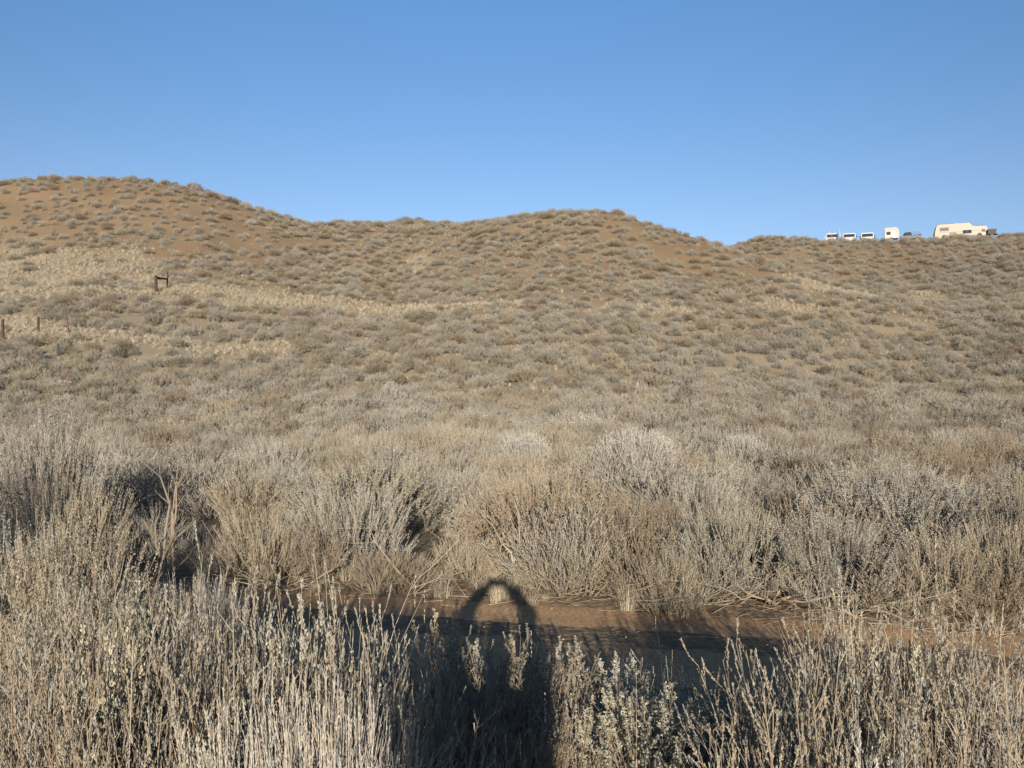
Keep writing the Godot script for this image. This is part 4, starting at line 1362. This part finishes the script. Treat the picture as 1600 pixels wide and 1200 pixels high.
			for q in [[-36.9, -60.0, 1.3], [-35.5, -62.0, 1.4], [-33.2, -62.0, 1.6], [-34.0, -61.0, 1.4], [-32.2, -61.0, 1.5], [-31.6, -62.4, 1.5], [-30.2, -54.5, 1.0], [-34.0, -79.0, 1.5], [-34.4, -82.0, 1.3], [-33.6, -77.6, 1.3]]:
				if absf(px - q[0]) < q[2] and absf(pz - q[1]) < q[2]:
					clear = false
					break
			if not clear: continue
			var tone: String = "ash grey"
			if tone_k > 0.55: tone = "grey-brown"
			if tone_k > 0.70: tone = "straw-tinged"
			if tone_k > 0.83: tone = "grey-green"
			if tone_k > 0.92: tone = "dark grey"
			if tone_k > 0.96: tone = "silvery"
			spots.append([-pz, px, pz, wd, ht, tone])
		z -= cell
	var lx := -4.6
	while lx < 6.5:        # low growth right on the far lip of the track
		var u := r.randf_range(1.50, 2.0)
		var lz := -(6.35 - TRACK_SLOPE * lx + 0.10 * sin(lx * 0.55) + 0.0035 * lx * lx) - u / 0.965
		if absf(lx - 0.0) > 0.35:
			spots.append([-lz, lx, lz, r.randf_range(0.34, 0.62), r.randf_range(0.38, 0.72), ["ash grey", "straw-tinged", "grey-brown", "ash grey"][r.randi_range(0, 3)]])
		lx += r.randf_range(0.40, 0.85)
	spots.sort_custom(func(a, b): return a[0] < b[0])
	var singles := []
	var crowd := {}
	for q in spots:
		var inside: bool = absf(q[1]) - q[3] * 0.5 < q[0] * 0.622
		if inside and singles.size() < 262 and q[0] < 40.0:
			singles.append(q)
		else:
			var kind: int = 0 if q[0] < 26.0 else (1 if q[0] < 74.0 else 2)
			var key: int = kind * 5 + r.randi_range(0, 4)
			if not crowd.has(key): crowd[key] = [[], PackedColorArray()]
			var at := Vector3(q[1], height(q[1], q[2]) - 0.03, q[2])
			var b := Basis(Vector3.UP, r.randf() * TAU).scaled(Vector3(q[3] / 0.85 * 1.1, q[4], q[3] / 0.85 * 1.1))
			crowd[key][0].append(Transform3D(b, at))
			var c: Color = tones[q[5]].albedo_color.srgb_to_linear()
			var n := 0.80 + 0.36 * r.randf()
			crowd[key][1].append(Color(c.r * n, c.g * n, c.b * n))
	# rows of twenty, named by their rank from the left within the row
	var row := 0
	while row * 20 < singles.size():
		var these := singles.slice(row * 20, row * 20 + 20)
		these.sort_custom(func(a, b): return a[1] / a[0] < b[1] / b[0])
		for i in these.size():
			var q = these[i]
			var size_word := "low" if q[4] < 0.70 else ("knee-high" if q[4] < 0.86 else ("waist-high" if q[4] < 1.0 else "tall"))
			var label := "%s %s sagebrush, %s in the %s row beyond the track" % [size_word, q[5], ORDINAL[i], RANK[row]]
			var at := Vector3(q[1], height(q[1], q[2]) - 0.03, q[2])
			var s := Vector3(q[3] / 0.85 * 1.12, q[4], q[3] / 0.85 * 1.12)
			var pair: Array = mid_sage[r.randi_range(0, 4)]
			if q[0] < 15.5:
				var pick := r.randf()
				pair = near_sage[r.randi_range(0, 4)]
				if q[5] == "dark grey" or pick < 0.12:
					pair = bare_brush[r.randi_range(0, 3)]
					label = "%s %s bare sagebrush, %s, %s row beyond the track" % [size_word, q[5], ORDINAL[i], RANK[row]]
				elif pick < 0.42: pair = wide_brush[r.randi_range(0, 3)]
				elif pick < 0.58 and q[5] != "silvery" and q[0] > 9.0: pair = wide_knob[r.randi_range(0, 2)]
			plant_thing("sagebrush", label, "shrub", pair, tones[q[5]], at, r.randf() * TAU, s, "sagebrush covering the flat and the hills")
		row += 1
	var cover := Node3D.new()
	cover.name = "sagebrush_cover"
	add_child(cover)
	tag(cover, "grey sagebrush covering the rest of the flat and both hillsides", "shrubs", "", "stuff")
	var both := []
	for i in 5: both.append(join_pair(mid_sage[i]))
	for key in crowd:
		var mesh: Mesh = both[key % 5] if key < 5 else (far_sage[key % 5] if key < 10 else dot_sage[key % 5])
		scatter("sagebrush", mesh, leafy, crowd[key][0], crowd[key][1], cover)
	print("sage ", spots.size(), " ", Time.get_ticks_msec() - clock)

	# ---- dry grass
	var tufts := []
	for i in 3: tufts.append(grass_tuft(600 + i, 80, 0.36, 0.40, 0.0045, 3, 0).mesh())
	var stalks := []
	for i in 3: stalks.append(grass_tuft(620 + i, 5, 0.22, 0.95, 0.0042, 5, 4).mesh())
	var wisps := []
	for i in 3: wisps.append(grass_tuft(640 + i, 44, 0.34, 0.34, 0.016, 2, 0).mesh())
	var grass := Node3D.new()
	grass.name = "dry_grass"
	add_child(grass)
	tag(grass, "dry straw-coloured grass growing between the shrubs and on the slopes", "grass", "", "stuff")
	var sets := [[[], PackedColorArray()], [[], PackedColorArray()], [[], PackedColorArray()], [[], PackedColorArray()], [[], PackedColorArray()], [[], PackedColorArray()], [[], PackedColorArray()], [[], PackedColorArray()], [[], PackedColorArray()]]
	var put := func(kind: int, x: float, zz: float, s: float, dark: float) -> void:
		var k: Array = sets[kind * 3 + r.randi_range(0, 2)]
		k[0].append(Transform3D(Basis(Vector3.UP, r.randf() * TAU).scaled(Vector3(s, s * r.randf_range(0.8, 1.2), s)), Vector3(x, height(x, zz) - 0.01, zz)))
		var n := r.randf_range(0.8, 1.1) * dark
		k[1].append(Color(n, n * 0.98, n * 0.94))
	for i in 90:          # along the far lip of the track
		var x := r.randf_range(-9.0, 9.0)
		var u := 1.22 + absf(r.randfn()) * 0.3
		put.call(0, x, -(6.35 - TRACK_SLOPE * x + 0.10 * sin(x * 0.55) + 0.0035 * x * x) - u / 0.965, r.randf_range(0.2, 0.6) + (0.35 if r.randf() < 0.15 else 0.0), 0.9)
	for i in 600:         # between the thicket's shrubs
		var zz := -r.randf_range(8.0, 30.0)
		var x := r.randf_range(-0.8, 0.8) * -zz
		if track_u(x, zz) > 1.4: put.call(0, x, zz, r.randf_range(0.5, 1.0), 0.85)
	for i in 260:          # foreground
		var zz := -r.randf_range(3.1, 5.2)
		var x := r.randf_range(-0.75, 0.75) * -zz
		if track_u(x, zz) < -1.15: put.call(0, x, zz, r.randf_range(0.5, 1.05), 0.85)
	for i in 22:
		var zz := -r.randf_range(3.0, 4.6)
		var x := r.randf_range(-0.72, 0.72) * -zz
		if absf(x) < 0.35 and r.randf() < 0.6: continue
		put.call(1, x, zz, r.randf_range(0.75, 1.0) * lerpf(1.3, 0.7, (-zz - 3.0) / 1.6), 0.95)
	for i in 15:
		var zz := -r.randf_range(3.1, 3.6)
		put.call(1, r.randf_range(1.30, 1.85), zz, r.randf_range(1.0, 1.32), 0.95)
	for i in 8:
		var zz := -r.randf_range(3.1, 3.5)
		put.call(1, r.randf_range(-1.35, -0.5), zz, r.randf_range(1.1, 1.34), 0.95)
	for a in straw_patches:
		var n := int(a[2] * a[3] * PI * 7.0)
		for i in n:
			var d := Vector2(r.randf_range(-1.15, 1.15) * a[2], r.randf_range(-1.15, 1.15) * a[3]).rotated(-(a[4] if a.size() > 4 else 0.0))
			var x: float = a[0] + d.x
			var zz: float = a[1] + d.y
			if straw(x, zz) > r.randf() * 0.85 + 0.05: put.call(2, x, zz, r.randf_range(0.6, 1.2), 1.06)
	for i in 26000:
		var zz := -pow(r.randf(), 0.6) * 125.0 - 30.0
		var x := r.randf_range(-0.72, 0.72) * -zz
		var b := bare(x, zz)
		if r.randf() < b * 0.72: continue
		put.call(2, x, zz, r.randf_range(0.45, 0.95) * (1.0 - 0.4 * b), 0.92)
	for i in 9:
		var mesh: Mesh = tufts[i] if i < 3 else (stalks[i - 3] if i < 6 else wisps[i - 6])
		scatter("grass", mesh, leafy, sets[i][0], sets[i][1], grass)
	var bunch := [[-1.30, -8.05, 0.95, "straw-coloured bunchgrass on the far lip of the track left of the shadow"], [-0.15, -7.85, 0.55, "pale bunchgrass lit inside the arch of the shadow's arms"], [3.92, -6.75, 0.85, "upright straw bunchgrass at the right end of the track"], [1.05, -7.45, 0.65, "low bunchgrass on the track edge beside the lone small sagebrush"],
		[-9.85, -52.5, 2.0, "tall straw bunchgrass standing alone in the sagebrush left of centre"], [32.4, -69.0, 2.2, "tall reddish straw bunchgrass standing alone on the right-hand slope"], [4.55, -6.6, 0.8, "straw bunchgrass below the dark hollow at the right edge"]]
	for i in bunch.size():
		var q = bunch[i]
		var o := part("bunchgrass", tufts[i % 3] if q[2] < 1.5 else wisps[i % 3], leafy, self, Vector3(q[0], height(q[0], q[1]) - 0.01, q[1]))
		o.scale = Vector3.ONE * q[2]
		if q[2] > 1.5: o.scale = Vector3(q[2] * 0.75, q[2] * 1.15, q[2] * 0.75)
		tag(o, q[3], "grass", "single tufts of bunchgrass")

	# ---- dead wood and litter
	dead_wood("dead_shrub", "pale forked dead sagebrush trunk standing in the thicket at left", "dead shrub", Vector3(-3.45, height(-3.45, -8.3), -8.3), 91, 4, 0.12, 0.95, 0.026, Color(0.165, 0.135, 0.10), 12)
	dead_wood("dead_branches", "tangle of pale dead branches at the left end of the track", "dead branches", Vector3(-2.3, height(-2.3, -8.15) + 0.05, -8.15), 72, 11, 0.55, 0.34, 0.010, Color(0.232, 0.188, 0.131), 7)
	dead_wood("dead_branches", "thin grey dead twigs on the far lip of the track left of the shadow", "dead branches", Vector3(-0.95, height(-0.95, -7.95) + 0.03, -7.95), 73, 6, 0.5, 0.4, 0.006, Color(0.255, 0.210, 0.158), 4)
	dead_wood("dead_branches", "two bare pale stems forking up out of the broad sagebrush", "dead branches", Vector3(0.03, height(0.03, -8.25), -8.25), 74, 3, 0.3, 0.75, 0.013, Color(0.270, 0.225, 0.165), 3)
	dead_wood("dead_branches", "low dry branches sprawling onto the track edge at right", "dead branches", Vector3(2.35, height(2.35, -7.45) + 0.04, -7.45), 75, 12, 0.6, 0.24, 0.008, Color(0.255, 0.203, 0.135), 6)
	dead_wood("dead_branches", "bare branches arching over the dark hollow at the right edge", "dead branches", Vector3(4.4, height(4.4, -8.0) + 0.2, -8.0), 76, 7, 0.6, 0.5, 0.008, Color(0.225, 0.180, 0.128), 6)
	dead_wood("dead_branches", "bare white branch sticking up at the foot of the slope right of centre", "dead branches", Vector3(6.75, height(6.75, -47.0), -47.0), 77, 3, 0.7, 1.3, 0.05, Color(0.270, 0.232, 0.188), 4)
	dead_wood("dead_branches", "dry grey branches lying along the lip below the spreading sagebrush", "dead branches", Vector3(2.95, height(2.95, -7.15) + 0.03, -7.15), 78, 12, 0.7, 0.16, 0.007, Color(0.23, 0.185, 0.13), 8)
	dead_wood("dead_branches", "small dry branches lying on the lip behind the lone small rabbitbrush", "dead branches", Vector3(1.75, height(1.75, -7.5) + 0.03, -7.5), 79, 10, 0.6, 0.2, 0.006, Color(0.23, 0.185, 0.13), 8)
	dead_wood("dead_branches", "low brown twigs below the brownish sagebrush right of the shadow's head", "dead branches", Vector3(0.75, height(0.75, -7.85) + 0.03, -7.85), 80, 10, 0.55, 0.2, 0.006, Color(0.21, 0.165, 0.12), 8)
	var bits := MB.new()
	for i in 700:
		var x := r.randf_range(-6.0, 6.5)
		var u := 1.32 + r.randfn() * 0.12 if r.randf() < 0.7 else r.randf_range(-1.2, 1.3)
		if u < 1.1 and r.randf() < 0.75: continue
		var zz := -(6.35 - TRACK_SLOPE * x + 0.10 * sin(x * 0.55) + 0.0035 * x * x) - u / 0.965
		var p := Vector3(x, height(x, zz) + 0.022, zz)
		var d := Vector3(r.randfn(), r.randf_range(-0.05, 0.2), r.randfn() * 0.5).normalized()
		bits.tube(PackedVector3Array([p, p + d * r.randf_range(0.04, 0.30)]), r.randf_range(0.0015, 0.004), 0.001, shade(Color(0.25, 0.195, 0.13), r, 0.25), 4)
	for i in 190:
		var x := r.randf_range(-5.0, 6.0)
		var u := r.randf_range(-1.2, 1.35)
		var zz := -(6.35 - TRACK_SLOPE * x + 0.10 * sin(x * 0.55) + 0.0035 * x * x) - u / 0.965
		var s := r.randf_range(0.003, 0.009)
		var p := Vector3(x, height(x, zz) + 0.012, zz)
		bits.box(p - Vector3(s, s * 0.6, s * 0.8), p + Vector3(s, s * 0.9, s * 0.7), s * 0.35, shade(Color(0.33, 0.235, 0.15), r, 0.25))
	var litter := part("twig_litter", bits.mesh(), leafy, self)
	tag(litter, "broken twigs and small pebbles scattered over the dirt track", "litter", "", "stuff")
	print("done ", Time.get_ticks_msec() - clock)

func pair_mesh(a: Array) -> Array:
	return [a[0].mesh(), a[1].mesh()]

func join_pair(a: Array) -> Mesh:
	var st := SurfaceTool.new()
	st.append_from(a[0], 0, Transform3D())
	st.append_from(a[1], 0, Transform3D())
	return st.commit()
